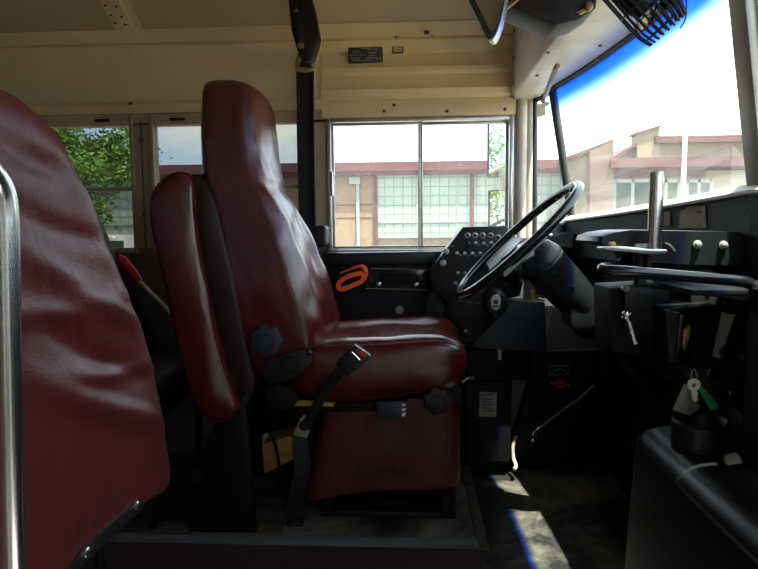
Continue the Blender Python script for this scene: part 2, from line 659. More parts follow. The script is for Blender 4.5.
# raised plinth under the driver's seat
bm = nb()
box(bm, (-1.05, 0.195), (1.775, 2.5), (0.0, 0.038), 0.004)
struct('floor.003', bm, floorm)['label'] = 'low plinth under the driver seat'
bm = nb()
box(bm, (-1.05, 0.20), (1.765, 1.800), (0.0, 0.041), 0.003)
struct('trim_4', bm, greyp)['label'] = 'worn metal nosing along the plinth'
bm = nb()
pc = [V((0.197, 2.5, 0.0)), V((0.197, 1.755, 0.0)), V((0.232, 1.755, 0.0)), V((0.232, 2.5, 0.0))]
prism(bm, pc, (0, 0, 0.030), 0.006)
struct('trim_5', bm, rust)['label'] = 'dirty strip beside the plinth'
# skirting along the bottom of the wall in front
bm = nb()
tube(bm, [V((0.24, 2.49, 0.012)), V((0.62, 2.49, 0.012)), V((0.72, 2.44, 0.012))], 0.012, 8)
struct('baseboard_left', bm, rubber)

# --- door side wall behind the camera, with door and windows
bm = nb()
YW = YR - 0.05
box(bm, (XL, -0.40), (YW, YR), (-0.05, 0.93), mi=1)
box(bm, (XL, -0.40), (YW, YR), (1.50, ZC + 0.06), mi=0)
for a in (-3.6, -2.65, -1.75, -0.85):
    box(bm, (a, a + (0.12 if a > -3 else 0.2)), (YW, YR), (0.93, 1.50), mi=0)
box(bm, (-0.50, -0.40), (YW, YR), (0.93, 1.5), mi=0)
box(bm, (-0.40, 0.55), (YW, YR), (1.62, ZC + 0.06), mi=0)
box(bm, (0.50, 0.75), (YW, YR), (-0.05, ZC + 0.06), mi=0)
box(bm, (-0.40, -0.36), (YW, YR), (-0.5, 1.62), mi=0)
struct('wall_right', bm, [cream, greyp])
bm = nb()
box(bm, (XL - 0.05, XL), (YW, WY + 0.05), (-0.05, ZC + 0.2))
struct('wall_back', bm, cream)
bm = nb()
box(bm, (XL, -0.45), (YW + 0.02, YW + 0.026), (0.93, 1.50))
o = struct('window_9', bm, gl_door)
# folding entrance door: two glazed leaves
d = thing('door_1', 'glazed folding entrance door behind the viewer', None, (0.07, YR, -0.45))
del d['category']
d['kind'] = 'structure'
for k, (a, c) in enumerate(((-0.36, 0.065), (0.075, 0.50))):
    bm = nb()
    for q in ((a, a + 0.05), (c - 0.05, c)):
        box(bm, q, (YR - 0.04, YR - 0.01), (-0.45, 1.62), 0.005)
    for q in ((-0.45, -0.25), (0.42, 0.52), (1.54, 1.62)):
        box(bm, (a, c), (YR - 0.04, YR - 0.01), q, 0.005)
    lf = obj('door_leaf', bm, blkw, d)
    bm = nb()
    box(bm, (a + 0.04, c - 0.04), (YR - 0.028, YR - 0.022), (-0.25, 1.55))
    obj('pane', bm, gl_tint, lf)


def ring(bm, x, z, w, y, bev=0.002, mi=0):
    box(bm, (x[0], x[0] + w), y, z, bev, mi=mi)
    box(bm, (x[1] - w, x[1]), y, z, bev, mi=mi)
    box(bm, (x[0] + w, x[1] - w), y, (z[0], z[0] + w), bev, mi=mi)
    box(bm, (x[0] + w, x[1] - w), y, (z[1] - w, z[1]), bev, mi=mi)


def split_window(name, label, x0, x1, fr=0.62):
    """school bus side window: upper and lower sash"""
    w = thing(name, label, None, ((x0 + x1) / 2, WY + 0.02, SILL))
    del w['category']
    w['kind'] = 'structure'
    zt = aY(100, 120.5, WY).z
    zm = aY(100, 189, WY).z
    zb = aY(100, 250, WY).z - 0.002
    bm = nb()
    ring(bm, (x0 - 0.012, x1 + 0.012), (zb - 0.012, zt + 0.038), 0.016, (WY - 0.006, WY + 0.05))
    box(bm, (x0, x1), (WY + 0.005, WY + 0.03), (zm - 0.009, zm + 0.009), 0.003)
    box(bm, (x0, x1), (WY + 0.002, WY + 0.03), (zt - 0.012, zt + 0.004), 0.003)
    obj('window_frame', bm, creamf, w)
    bm = nb()
    box(bm, (x0, x1), (WY + 0.012, WY + 0.03), (zt + 0.006, zt + 0.024), 0.0)
    obj('vent_slot', bm, blkm, w)
    bm = nb()
    xm = x0 + (x1 - x0) * fr
    box(bm, (xm, xm + 0.062), (WY - 0.008, WY + 0.02), (zt - 0.007, zt + 0.005), 0.002)
    obj('latch', bm, blkw, w)
    bm = nb()
    box(bm, (x0, x1), (WY + 0.016, WY + 0.020), (zb, zt - 0.01))
    obj('pane', bm, gl_tint, w)
    return w


split_window('window_1', 'left rear split sash side window', wx(-2), wx(133), 0.75)
split_window('window_2', 'split sash side window behind the driver seat', wx(154.5), wx(299), 0.13)
split_window('window_4', 'rearmost side window', -2.50, wx(-16))
# caulked groove and fasteners between window_1 and window_2
bm = nb()
xg = wx(143.5)
box(bm, (xg - 0.003, xg + 0.003), (WY - 0.002, WY), (SILL - 0.01, WTOP + 0.02))
for r in (140, 214):
    screw(bm, V((xg, WY - 0.002, aY(143, r, WY).z)), (0, -1, 0), 0.011, 0.008)
struct('trim_6', bm, greyp)

# driver's sliding window
w = thing('window_3', 'two pane sliding window beside the driver', None, (wx(420), WY, SILL))
del w['category']
w['kind'] = 'structure'
x0, x1 = wx(327.5), wx(513)
zt, zb = aY(420, 117, WY).z, aY(420, 249, WY).z
bm = nb()
ring(bm, (x0, x1), (zb - 0.012, zt), 0.018, (WY - 0.012, WY + 0.05), 0.004)
box(bm, (x0 - 0.004, x1 + 0.004), (WY - 0.03, WY + 0.02), (zb - 0.022, zb), 0.004)
obj('window_frame', bm, alu, w)
bm = nb()
xm = wx(420.5)
ring(bm, (x0 + 0.018, xm + 0.010), (zb + 0.004, zt - 0.018), 0.010, (WY + 0.012, WY + 0.024), 0.002)
ring(bm, (xm - 0.010, x1 - 0.018), (zb + 0.004, zt - 0.018), 0.010, (WY + 0.026, WY + 0.038), 0.002)
obj('sash', bm, alu, w)
bm = nb()
for px in (332.5, 510):
    tube(bm, [V((wx(px), WY - 0.014, aY(px, 172, WY).z)), V((wx(px), WY - 0.014, aY(px, 196, WY).z))], 0.0075, 10)
obj('pull_handle', bm, alu, w)
bm = nb()
box(bm, (x0 + 0.02, xm), (WY + 0.016, WY + 0.020), (zb + 0.006, zt - 0.02))
box(bm, (xm, x1 - 0.02), (WY + 0.030, WY + 0.034), (zb + 0.006, zt - 0.02))
obj('pane', bm, gl_clear, w)

# --- front of the bus: header, pillars, windshield
# windshield outline: left corner, centre post, right corner
gb_c, gb_l = aY(765, 184.5, 1.20), aY(573.5, 217, 2.27)
gt_l = aY(553, 93, 2.30)
gt_l.z = ZH - 0.006
_t = aY(744, 2, 1.20)
gt_c = gb_c + (_t - gb_c) * ((ZH - gb_c.z) / (_t.z - gb_c.z))
gb_0 = aY(535.5, 240, 2.49)
gt_0 = V((aY(535.5, 110, 2.49).x, 2.49, ZH - 0.006))
mirY = lambda p: V((p.x, 2.35 - p.y, p.z))
GB = [gb_0, gb_l, gb_c, mirY(gb_l), mirY(gb_0)]
GT = [gt_0, gt_l, gt_c, mirY(gt_l), mirY(gt_0)]
print('GB', GB, 'GT', GT, 'XH', XH, ZH, 'near', aZ(592, 11, ZH), aZ(690, 0, ZH), ZC)
bm = nb()
rings = []
for i in range(4):
    for t in range(9):
        if t == 0 and i > 0:
            continue
        p = GT[i].lerp(GT[i + 1], t / 8)
        xo = p.x + (0.03 if i in (1, 2) else 0.01) * (1 - (2 * t / 8 - 1) ** 2) - 0.002
        y = WY + 0.05 if (i, t) == (0, 0) else (YR - 0.05 if (i, t) == (3, 8) else p.y)
        xh = XH + 0.0 * (2.47 - y)
        rings.append([V((xh, y, ZC + 0.24)), V((xh, y, ZH + 0.012)), V((xh + 0.006, y, ZH + 0.002)), V((xh + 0.02, y, ZH - 0.002)),
                      V((xo - 0.02, y, ZH - 0.004)), V((xo, y, ZH + 0.004)), V((xo + 0.005, y, ZC + 0.24))])
loft(bm, rings)
struct('wall_front', bm, whitep, angle=60)['label'] = 'white steel header box above the windshield'
bm = nb()
for px, py, X in [(537, 75, .48), (548, 52, .5), (560, 33, .52), (600, 45, .5)]:
    p = aZ(px, py, ZH - 0.009)
    screw(bm, p, (0, 0, -1), 0.006, 0.004)
for r in (30, 58, 84, 97):
    screw(bm, V((XH - 0.002, 2.40, aY(514, r, 2.40).z)), (-1, 0, 0), 0.006, 0.004)
struct('trim_7', bm, rust)

for i, nm in enumerate(('window_5', 'window_6', 'window_7', 'window_8')):
    bm = nb()
    a, c, d_, e = GB[i], GB[i + 1], GT[i + 1], GT[i]
    k = 8
    ins = [[a.lerp(c, t / k).lerp(e.lerp(d_, t / k), s) for t in range(k + 1)] for s in (0, 0.25, 0.5, 0.75, 1)]
    bulge = 0.03 if i in (1, 2) else 0.01
    for rg in ins:
        for t in range(k + 1):
            rg[t].x += bulge * (1 - (2 * t / k - 1) ** 2)
    loft(bm, ins, cap=False, closed=False)
    o = struct(nm, bm, gl_wind if i in (1, 2) else gl_clear)
    o['label'] = ['driver side quarter glass', 'left half of the windshield', 'right half of the windshield',
                  'door side quarter glass'][i]
    md = o.modifiers.new('thick', 'SOLIDIFY')
    md.thickness = 0.004
# black rubber gaskets
bm = nb()


def edge_pts(A, B, bulge, k=8):
    out = []
    for t in range(k + 1):
        p = A.lerp(B, t / k)
        p.x += bulge * (1 - (2 * t / k - 1) ** 2)
        out.append(p)
    return out


for i in range(4):
    bl = 0.03 if i in (1, 2) else 0.01
    tube(bm, edge_pts(GT[i] + V((-0.004, 0, -0.002)), GT[i + 1] + V((-0.004, 0, -0.002)), bl), 0.010, 8)
for i in (0, 1, 3, 4):
    A, B = GB[i], GT[i]
    w_ = 0.012 if i in (0, 4) else 0.015
    tube(bm, [A + V((-0.004, 0, -0.01)), B + V((-0.004, 0, 0.005))], w_, 10)
struct('trim_8', bm, rubber)['label'] = 'black rubber windshield gasket'
# centre post
bm = nb()
A, B = GB[2] + V((0.0, 0, -0.03)), GT[2] + V((0.0, 0, 0.03))
tube(bm, [A, B], 0.0, flat=(0.060, 0.035, (1, 0, 0)))
bevel(bm, 0.008, 2)
struct('trim_9', bm, alud)['label'] = 'painted windshield centre post'
bm = nb()
tube(bm, [A + V((0.012, -0.035, 0)), B + V((0.012, -0.035, 0))], 0.012, 8)
tube(bm, [A + V((0.012, 0.032, 0)), B + V((0.012, 0.032, 0))], 0.007, 8)
struct('trim_10', bm, rubber)
# corner pillar
bm = nb()
for a, r in ((wx(521), 0.022), (wx(529.5), 0.016)):
    tube(bm, [V((a, 2.497, 0.90)), V((a, 2.497, ZH))], r, 12)
struct('trim_11', bm, whitep)['label'] = 'silver corner pillar'
# white painted sill under the windshield
bm = nb()
for i in range(4):
    bl = 0.03 if i in (1, 2) else 0.01
    P = edge_pts(GB[i], GB[i + 1], bl)
    loft(bm, [[p + V((-0.030, 0, -0.010)), p + V((-0.018, 0, 0.004)), p + V((0.03, 0, 0.006)), p + V((0.03, 0, -0.02)),
               p + V((-0.03, 0, -0.016))] for p in P])
struct('trim_12', bm, white)['label'] = 'white sill along the bottom of the windshield'
# cowl below the sill, firewall
bm = nb()
for i in range(4):
    bl = 0.03 if i in (1, 2) else 0.01
    P = edge_pts(GB[i], GB[i + 1], bl)
    loft(bm, [[p + V((-0.018, 0, -0.008)), p + V((0.03, 0, -0.008)), V((p.x + 0.03, p.y, 0.90)),
               V((p.x - 0.035, p.y, 0.90))] for p in P])
struct('wall_front.001', bm, blkm)['label'] = 'black cowl below the windshield'
bm = nb()
box(bm, (0.80, 0.85), (YR, 2.52), (-0.05, 0.96))
struct('wall_front.002', bm, blkm)['label'] = 'black firewall'
# ================================================================== OUTSIDE
BY = 20.0
bm = nb()
box(bm, (-60, 60), (-40, 60), (-1.0, -0.9))
struct('ground', bm, asphalt)


def bp(px, py, Y=BY):
    return aY(px, py, Y)


def brect(bm, p0, p1, Y, depth, mi=0):
    """rectangle between two pixel corners at depth Y, levelled"""
    a, c = bp(p0[0], p0[1], Y), bp(p1[0], p1[1], Y)
    return box(bm, (min(a.x, c.x), max(a.x, c.x)), (Y, Y + depth), (min(a.z, c.z), max(a.z, c.z)), mi=mi)


bt_ = thing('school_building', 'long low tan brick building with maroon roof edge and pale gridded glazing', 'building',
            (0, BY, -0.9))
ztop = bp(400, 171).z
xl, xr = -26.0, 17.5
bm = nb()
box(bm, (xl, xr), (BY, BY + 6), (-0.9, ztop))
obj('brick_wall', bm, brickm, bt_)
bm = nb()
box(bm, (xl - .3, xr + .3), (BY - 0.35, BY + 6.2), (ztop - 0.02, ztop + 0.27))
box(bm, (xl - .3, xr + .3), (BY - 0.30, BY - 0.02), (ztop - 0.14, ztop - 0.02))
obj('roof_edge', bm, fascia, bt_)
bm = nb()
zg0, zg1 = bp(400, 238).z, bp(400, 175).z
gx = [(377, 498), (505, 590), (-150, 135)]
for a, c in gx:
    xa, xc = bp(a, 200).x, bp(c, 200).x
    g = nb()
    box(g, (xa, xc), (BY - 0.04, BY + 0.02), (zg0, zg1))
    gw = obj('gridded_window', g, gridm, bt_)
    g = nb()
    k = max(2, int((xc - xa) / 1.2))
    for i in range(k + 1):
        xx = xa + (xc - xa) * i / k
        box(g, (xx - 0.03, xx + 0.03), (BY - 0.07, BY - 0.03), (zg0, zg1), mi=0)
    zr = bp(400, 222).z
    box(g, (xa, xc), (BY - 0.08, BY - 0.03), (zr - 0.03, zr + 0.03))
    box(g, (xa, xc), (BY - 0.08, BY - 0.03), (zg0, zg0 + 0.06))
    obj('window_frame', g, paleframe, gw)
bm.free()
for px, hw, m_ in ((472, 0.06, fascia), (376, 0.06, fascia), (358, 0.05, paleframe)):
    bm = nb()
    xx = bp(px, 200).x
    box(bm, (xx - hw, xx + hw), (BY - 0.1, BY), (-0.9, ztop - 0.1))
    obj('downpipe', bm, m_, bt_)
bm = nb()
brect(bm, (349, 177), (360, 184), BY - 0.15, 0.14)
obj('wall_lamp', bm, paleframe, bt_)
bm = nb()
for r in (205, 218):
    z = bp(350, r).z
    box(bm, (bp(335, r).x - 1, bp(372, r).x), (BY - 0.012, BY), (z - 0.02, z + 0.02))
obj('brick_course', bm, fascia, bt_)

# wing seen through the windshield
wg = thing('school_wing', 'tan wing with stepped parapet and rose brick tower seen through the windshield', 'building', (bp(660, 200, 19).x, 19, -0.9))
Y2 = 19.0
bm = nb()
brect(bm, (611, 172), (790, 330), Y2, 0.5)
brect(bm, (656, 139), (800, 170), Y2 + 0.8, 4)
pxprism(bm, [(613, 160), (637, 145), (637, 175), (613, 175)], Y2 + 0.9, 3)
obj('brick_wall', bm, concrete, wg)
bm = nb()
pxprism(bm, [(637, 132), (660, 126), (660, 165), (637, 165)], Y2 + 0.6, 0.5)
obj('stepped_parapet', bm, concrete, wg)
bm = nb()
pxprism(bm, [(636, 132.5), (660.5, 125), (660.5, 127), (636, 134.5)], Y2 + 0.5, 0.7)
pxprism(bm, [(611, 158), (637, 143), (637, 146), (611, 161)], Y2 + 0.5, 3)
brect(bm, (656, 136), (800, 140.5), Y2 + 0.5, 4.5)
brect(bm, (611, 158), (790, 165), Y2 - 0.5, 1.6)
brect(bm, (611, 165), (706, 176), Y2 - 0.1, 0.3)
pxprism(bm, [(566, 157), (613, 139), (613.5, 141.5), (566, 160)], Y2 - 0.4, 1.5)
obj('roof_edge', bm, fascia, wg)
bm = nb()
pxprism(bm, [(590, 150), (613.5, 141), (613.5, 330), (590, 330)], Y2 - 0.4, 1.2)
obj('tower_wall', bm, brickr, wg)
bm = nb()
pxprism(bm, [(567, 160), (590, 151), (590, 330), (567, 330)], Y2, 0.5)
obj('gable_wall', bm, concrete, wg)
for a, c in ((614, 650), (652, 678), (686, 710)):
    g = nb()
    brect(g, (a, 181), (c, 216), Y2 - 0.03, 0.05)
    gw = obj('pane', g, darkglass, wg)
    g = nb()
    for q in (a, (a + c) / 2, c):
        xx = bp(q, 190, Y2).x
        box(g, (xx - 0.045, xx + 0.045), (Y2 - 0.08, Y2 - 0.02), (bp(a, 216, Y2).z, bp(a, 179, Y2).z))
    z = bp((a + c) / 2, 181, Y2).z
    box(g, (bp(a, 190, Y2).x, bp(c, 190, Y2).x), (Y2 - 0.08, Y2 - 0.02), (z - 0.05, z + 0.05))
    obj('window_frame', g, paleframe, gw)
# light pole
pl = thing('lamp_post', 'pale post standing in the lot in front of the stuccoed wing', 'post', (bp(683, 180, 15).x, 15, -0.9))
bm = nb()
xx = bp(683.5, 180, 15).x
tube(bm, [V((xx, 15, -0.9)), V((xx, 15, bp(683, 134, 15).z))], 0.05, 10)
obj('post', bm, white, pl)
bm = nb()
box(bm, (xx - 0.15, xx + 0.15), (14.85, 15.15), (-0.9, -0.78), 0.02)
obj('footing', bm, concrete, pl)


def tree(name, label, base, h, R, nleaf, seed):
    rnd = random.Random(seed)
    t = thing(name, label, 'tree', base)
    b = V(base)
    bm = nb()
    tube(bm, [b, b + V((0.05, 0, h * 0.3)), b + V((-0.1, 0, h * 0.6)), b + V((0, 0, h * 0.85))], [0.22, 0.2, 0.15, 0.1, 0.06], 10, smooth=3)
    for i in range(9):
        a = rnd.uniform(0, 2 * PI)
        z = h * rnd.uniform(0.3, 0.7)
        q = b + V((0, 0, z))
        tube(bm, [q, q + V((math.cos(a) * R * .4, math.sin(a) * R * .4, R * .2)), q + V((math.cos(a) * R * .8, math.sin(a) * R * .8, R * .3))],
             [0.08, 0.05, 0.02], 6, smooth=2)
    obj('trunk', bm, bark, t)
    bm = nb()
    cl = []
    for i in range(60):
        d = V((rnd.gauss(0, 1), rnd.gauss(0, 1), rnd.gauss(0, 0.9))).normalized() * R * rnd.uniform(0.45, 1.0)
        cl.append(b + V((0, 0, h * 0.68)) + d)
    for i in range(nleaf):
        c = cl[i % len(cl)] + V((rnd.gauss(0, R * .13), rnd.gauss(0, R * .13), rnd.gauss(0, R * .10)))
        s = rnd.uniform(0.03, 0.07)
        u = V((rnd.gauss(0, 1), rnd.gauss(0, 1), rnd.gauss(0, 0.5))).normalized()
        v = u.cross(V((rnd.gauss(0, 1), rnd.gauss(0, 1), rnd.gauss(0, 1)))).normalized()
        vs = [bm.verts.new(c + u * s), bm.verts.new(c + v * s * .5), bm.verts.new(c - u * s), bm.verts.new(c - v * s * .5)]
        bm.faces.new(vs)
    obj('foliage', bm, leafy, t, smooth=False)


p = aY(78, 175, 11)
tree('leafy_tree', 'sunlit green leafy tree outside the rearmost visible side window', (p.x - 0.3, 11, -0.9), 4.6, 1.4, 20000, 3)
tree('leafy_tree.001', 'green tree standing beyond the rear of the bus, caught in the outside mirrors', (-13, 5.2, -0.9), 4.6, 1.9, 9000, 5)

# parked van
c0 = aY(96, 246, 15)
c1 = aY(137, 228, 15)
vn = thing('parked_van', 'small silver van parked in front of the building seen through the rear side window', 'van', (c0.x - 0.8, 16, -0.9))
x0, x1 = c0.x - 2.6, c1.x - 0.12
bm = nb()
sd = [V((x0, 15, -0.55)), V((x1, 15, -0.55)), V((x1 + 0.02, 15, 0.1)), V((x1 - 0.15, 15, 0.35)), V((x1 - 0.5, 15, 0.92)), V((x0 + 0.35, 15, 0.98)), V((x0, 15, 0.3))]
prism(bm, sd, (0, 1.8, 0), 0.08, 3)
vb = obj('body', bm, carpaint, vn)
for a in (0.18, 0.48, 0.76):
    bm = nb()
    xa = x0 + (x1 - x0) * a
    box(bm, (xa, xa + (x1 - x0) * 0.17), (14.975, 15.02), (0.3, 0.78), 0.01)
    obj('side_window', bm, darkglass, vb)
for a in (0.2, 0.78):
    bm = nb()
    lathe(bm, V((x0 + (x1 - x0) * a, 15.25, -0.57)), (0, -1, 0), [(0.0, 0), (0.33, 0), (0.33, 0.24), (0.2, 0.26), (0, 0.26)], 24)
    obj('wheel', bm, rubber, vn)

# outside mirrors on the driver's side
om = thing('outside_mirror', 'pair of black framed outside mirrors on an arm beyond the driver window', 'mirror', aY(497, 200, 2.72))
nrm = V((-0.80, -0.60, 0.02)).normalized()
side = V((-nrm.y, nrm.x, 0)).normalized() * -1
for (xa, xb, ya, yb) in ((487.5, 509, 118, 178), (488.5, 509, 190, 228)):
    A, B = aY(xa, ya, 2.80), aY(xa, yb, 2.80)
    h = (A - B).length
    wv = 0.15
    base = B
    s = V((0.60, -0.80, 0)).normalized()
    bm = nb()
    rect = [base, base + s * wv, base + s * wv + V((0, 0, h)), base + V((0, 0, h))]
    prism(bm, rect, -nrm * 0.03, 0.006)
    hs = obj('mirror_housing', bm, rubber, om)
    bm = nb()
    i_ = 0.005
    rect = [base + s * i_ + V((0, 0, i_)), base + s * (wv - i_) + V((0, 0, i_)), base + s * (wv - i_) + V((0, 0, h - i_)), base + s * i_ + V((0, 0, h - i_))]
    prism(bm, [q + nrm * 0.0005 for q in rect], nrm * 0.002)
    obj('mirror_glass', bm, mirrorx, hs)
    bm = nb()
    tube(bm, [q + nrm * 0.002 for q in rect], 0.006, 6, closed=True)
    obj('mirror_rim', bm, rubber, hs)
bm = nb()
q = aY(500, 160, 2.84)
tube(bm, [V((q.x + 0.07, 2.84, 1.50)), V((q.x + 0.08, 2.84, 1.02)), V((q.x + 0.16, 2.60, 0.98))], 0.010, 8, smooth=3)
tube(bm, [V((q.x + 0.07, 2.84, 1.50)), V((q.x + 0.16, 2.60, 1.52))], 0.010, 8)
obj('mirror_arm', bm, blkm, om)

# the bus's own yellow hood corner
bm = nb()
HX = 0.86
A_, B_ = aX(720, 193, HX), aX(757, 178.5, HX)
ycen = 1.175
out_ = [V((HX, A_.y + 0.12, 0.70)), V((HX, A_.y, A_.z)), V((HX, B_.y, B_.z)), V((HX, ycen, B_.z + 0.03)),
        V((HX, 2 * ycen - B_.y, B_.z)), V((HX, 2 * ycen - A_.y, A_.z)), V((HX, 2 * ycen - A_.y - 0.12, 0.70))]
prism(bm, out_, (1.2, 0, -0.12), 0.015)
tag(obj('bus_hood', bm, yellow), 'yellow hood of the bus itself just beyond the windshield sill', 'hood')
# ================================================================== DRIVER SEAT
YN, YFAR = 1.79, 2.28
ds = thing('driver_chair', 'high back maroon vinyl driver seat on a skirted pedestal facing the steering wheel', 'seat', (aY(385, 500, 2.0).x, 2.03, 0.04))
# back rest: levels given by the near silhouette
lv = [(79.5, 214, 231, 1.88, 2.06), (81, 208, 238, 1.83, 2.10), (85, 205.5, 241, 1.80, 2.13), (95, 203.5, 243.5, 1.79, 2.145), (110, 202.5, 245.5, 1.79, 2.15), (130, 202.5, 247.5, 1.79, 2.15),
      (150, 203, 250, 1.79, 2.15), (168, 203.5, 253.5, 1.79, 2.14), (178, 204, 257, 1.79, 2.13), (186, 205, 261, 1.79, 2.12), (196, 206, 265, 1.79, 2.15),
      (210, 208, 270.5, 1.79, 2.18), (225, 210.5, 276, 1.79, 2.21), (245, 214, 282.5, 1.785, 2.24), (265, 218, 289, 1.78, 2.25),
      (285, 223, 296, 1.775, 2.26), (305, 229, 303, 1.775, 2.27), (325, 235, 308.5, 1.775, 2.27), (345, 242, 312, 1.78, 2.27),
      (362, 250, 311, 1.79, 2.26), (376, 258, 304, 1.81, 2.24), (384, 268, 296, 1.84, 2.20)]
bm = nb()
rings = []
# unit rounded rectangle: (corner sign or side position, arc direction)
RR = []
for q in range(4):
    s0 = [(1, 1), (-1, 1), (-1, -1), (1, -1)][q]
    s1 = [(-1, 1), (-1, -1), (1, -1), (1, 1)][q]
    for j in range(5):
        a = PI / 2 * q + PI / 2 * j / 4
        RR.append((s0, (math.cos(a), math.sin(a))))
    k_ = 13 if q in (1, 3) else 5
    for j in range(1, k_ + 1):
        t = j / (k_ + 1)
        a = PI / 2 * (q + 1)
        RR.append(((s0[0] + (s1[0] - s0[0]) * t, s0[1] + (s1[1] - s0[1]) * t), (math.cos(a), math.sin(a))))
NS = len(RR)
for (row, pb, pf, yn, yf) in lv:
    A, B = aY(pb, row, yn), aY(pf, row, yn)
    xb, xf = A.x, B.x
    z = A.z
    cx_, cy_ = (xb + xf) / 2, (yn + yf) / 2
    hx, hy = (xf - xb) / 2 + 0.011, (yf - yn) / 2 + 0.006
    rg = []
    low = max(0.0, min(1.0, (row - 196) / 60))
    for i in range(NS):
        a = 2 * PI * i / NS
        uu, vv = RR[i]
        rr_ = min(0.034, hx * 0.8, hy * 0.8)
        u = max(-1, min(1, (uu[0] * (hx - rr_) + vv[0] * rr_) / hx))
        v = max(-1, min(1, (uu[1] * (hy - rr_) + vv[1] * rr_) / hy))
        x = cx_ + hx * u
        y = cy_ + hy * v
        if u > 0:      # front face: padded centre, thick side bolsters below the head
            f = max(0, u) ** 8
            head = 1 - low
            x += f * (head * 0.020 * (1 - v * v) + low * (0.030 * math.exp(-((abs(v) - 0.70) / 0.16) ** 2) + 0.012 * math.exp(-(v / 0.4) ** 2)
                                                         - 0.014 * math.exp(-((abs(v) - 0.44) / 0.06) ** 2)))
            x += f * 0.010 * math.sin(row * 0.13 + v * 3) * low
            x -= f * 0.016 * math.exp(-((row - 186) / 5.0) ** 2)
        else:
            x -= 0.012 * (1 - v * v) * abs(u)
        rg.append(V((x, y, z)))
    rings.append(rg)
loft(bm, rings)
back = obj('backrest', bm, maroon, ds, angle=180)
sb = back.modifiers.new('sub', 'SUBSURF')
sb.levels = sb.render_levels = 2
tx = bpy.data.textures.new('folds', 'CLOUDS')
tx.noise_scale = 0.09
dm = back.modifiers.new('folds', 'DISPLACE')
dm.texture = tx
dm.strength = 0.006
# stitched seams down the near front edge
bm = nb()
sp = [aY(a, r, YN - 0.004) for a, r in ((241, 88), (245, 115), (248, 150), (255, 176), (264, 198), (276, 230), (288, 268), (299, 300), (306, 330), (309, 348))]
sp = [p + V((-0.012, 0.004, 0)) for p in sp]
tube(bm, sp, 0.0028, 6, smooth=5)
obj('seam_piping', bm, maroon, back)
# cushion
out = [(286, 372), (292, 357), (300, 349), (330, 346), (370, 345), (417, 342), (443, 341), (458, 345), (466, 353), (468, 365), (465, 378), (457, 389),
       (430, 394), (390, 400), (350, 404), (318, 404), (298, 397), (287, 386)]
prof3 = relax(resample([aY(a, r, 1.78) for a, r in out], 64), 3)
ctr = sum(prof3, V()) / len(prof3)
prof3 = [p + (p - ctr).normalized() * 0.007 for p in prof3]
bm = nb()
rings = []
KY = 30
for j in range(KY + 1):
    t = j / KY
    v = 2 * t - 1
    y = 1.78 + 0.50 * t
    ee = (1 - abs(v) ** 7) ** (1 / 7.0) if abs(v) < 1 else 0
    ins = 0.060 * (1 - ee)
    rg = []
    for p in prof3:
        d = (p - ctr)
        q = p - d.normalized() * ins * 1.0
        up = max(0, d.normalized().z)
        sx = (p.x - ctr.x)
        if d.z > 0:
            dish = -0.016 * math.exp(-(v / 0.55) ** 4) * min(1, d.z / 0.05) + 0.010 * math.exp(-((abs(v) - 0.78) / 0.14) ** 2)
            groove = -0.009 * math.exp(-((abs(v) - 0.55) / 0.045) ** 2) * (1 if sx < 0.2 else 0)
            q.z += (dish + groove) * min(1, d.z / 0.06)
            q.z += 0.007 * math.sin(sx * 26 + v * 2.4) * math.exp(-(v / 0.6) ** 2) * min(1, d.z / 0.06)
        rg.append(V((q.x, y, q.z)))
    rings.append(rg)
loft(bm, rings)
cush = obj('cushion', bm, maroon, ds, angle=180)
dm = cush.modifiers.new('folds', 'DISPLACE')
dm.texture = tx
dm.strength = 0.008
bm = nb()
sp = [aY(a, r, 1.783) + V((0, 0, 0.002)) for a, r in ((300, 350), (330, 347), (373, 346), (417, 343), (443, 342.5), (458, 347), (465, 356))]
tube(bm, sp, 0.003, 6, smooth=5)
obj('seam_piping', bm, maroon, cush)
# upholstered skirt around the suspension
bm = nb()
tl, tr_ = aY(322, 402, 1.85), aY(461, 396, 1.85)
bot = [(302, 503), (318, 500), (345, 494), (375, 491), (410, 490), (440, 490), (461, 488)]
botp = [aY(a, r, 1.85) for a, r in bot]
k = len(botp)
rings = []
for lev in range(9):
    t = lev / 8
    rg = []
    for i, bq in enumerate(botp):
        tq = tl.lerp(tr_, i / (k - 1))
        p = tq.lerp(bq, t)
        p.y = 1.85 + 0.004 * math.sin(i * 2.1 + lev) - 0.006 * t
        rg.append(p)
    R0 = rg[-1]
    L0 = rg[0]
    for s in (0.12, 0.24, 0.36):
        rg.append(V((R0.x + 0.004, 1.85 + s, R0.z)))
    for s in (0.36, 0.24, 0.12):
        rg.append(V((L0.x - 0.004, 1.85 + s, R0.z if t > .9 else L0.z)))
    rings.append(rg)
loft(bm, rings, cap=False)
sk = obj('skirt', bm, maroon_s, ds, angle=180)
md = sk.modifiers.new('t', 'SOLIDIFY')
md.thickness = 0.004
md2 = sk.modifiers.new('s', 'SUBSURF')
md2.levels = md2.render_levels = 2
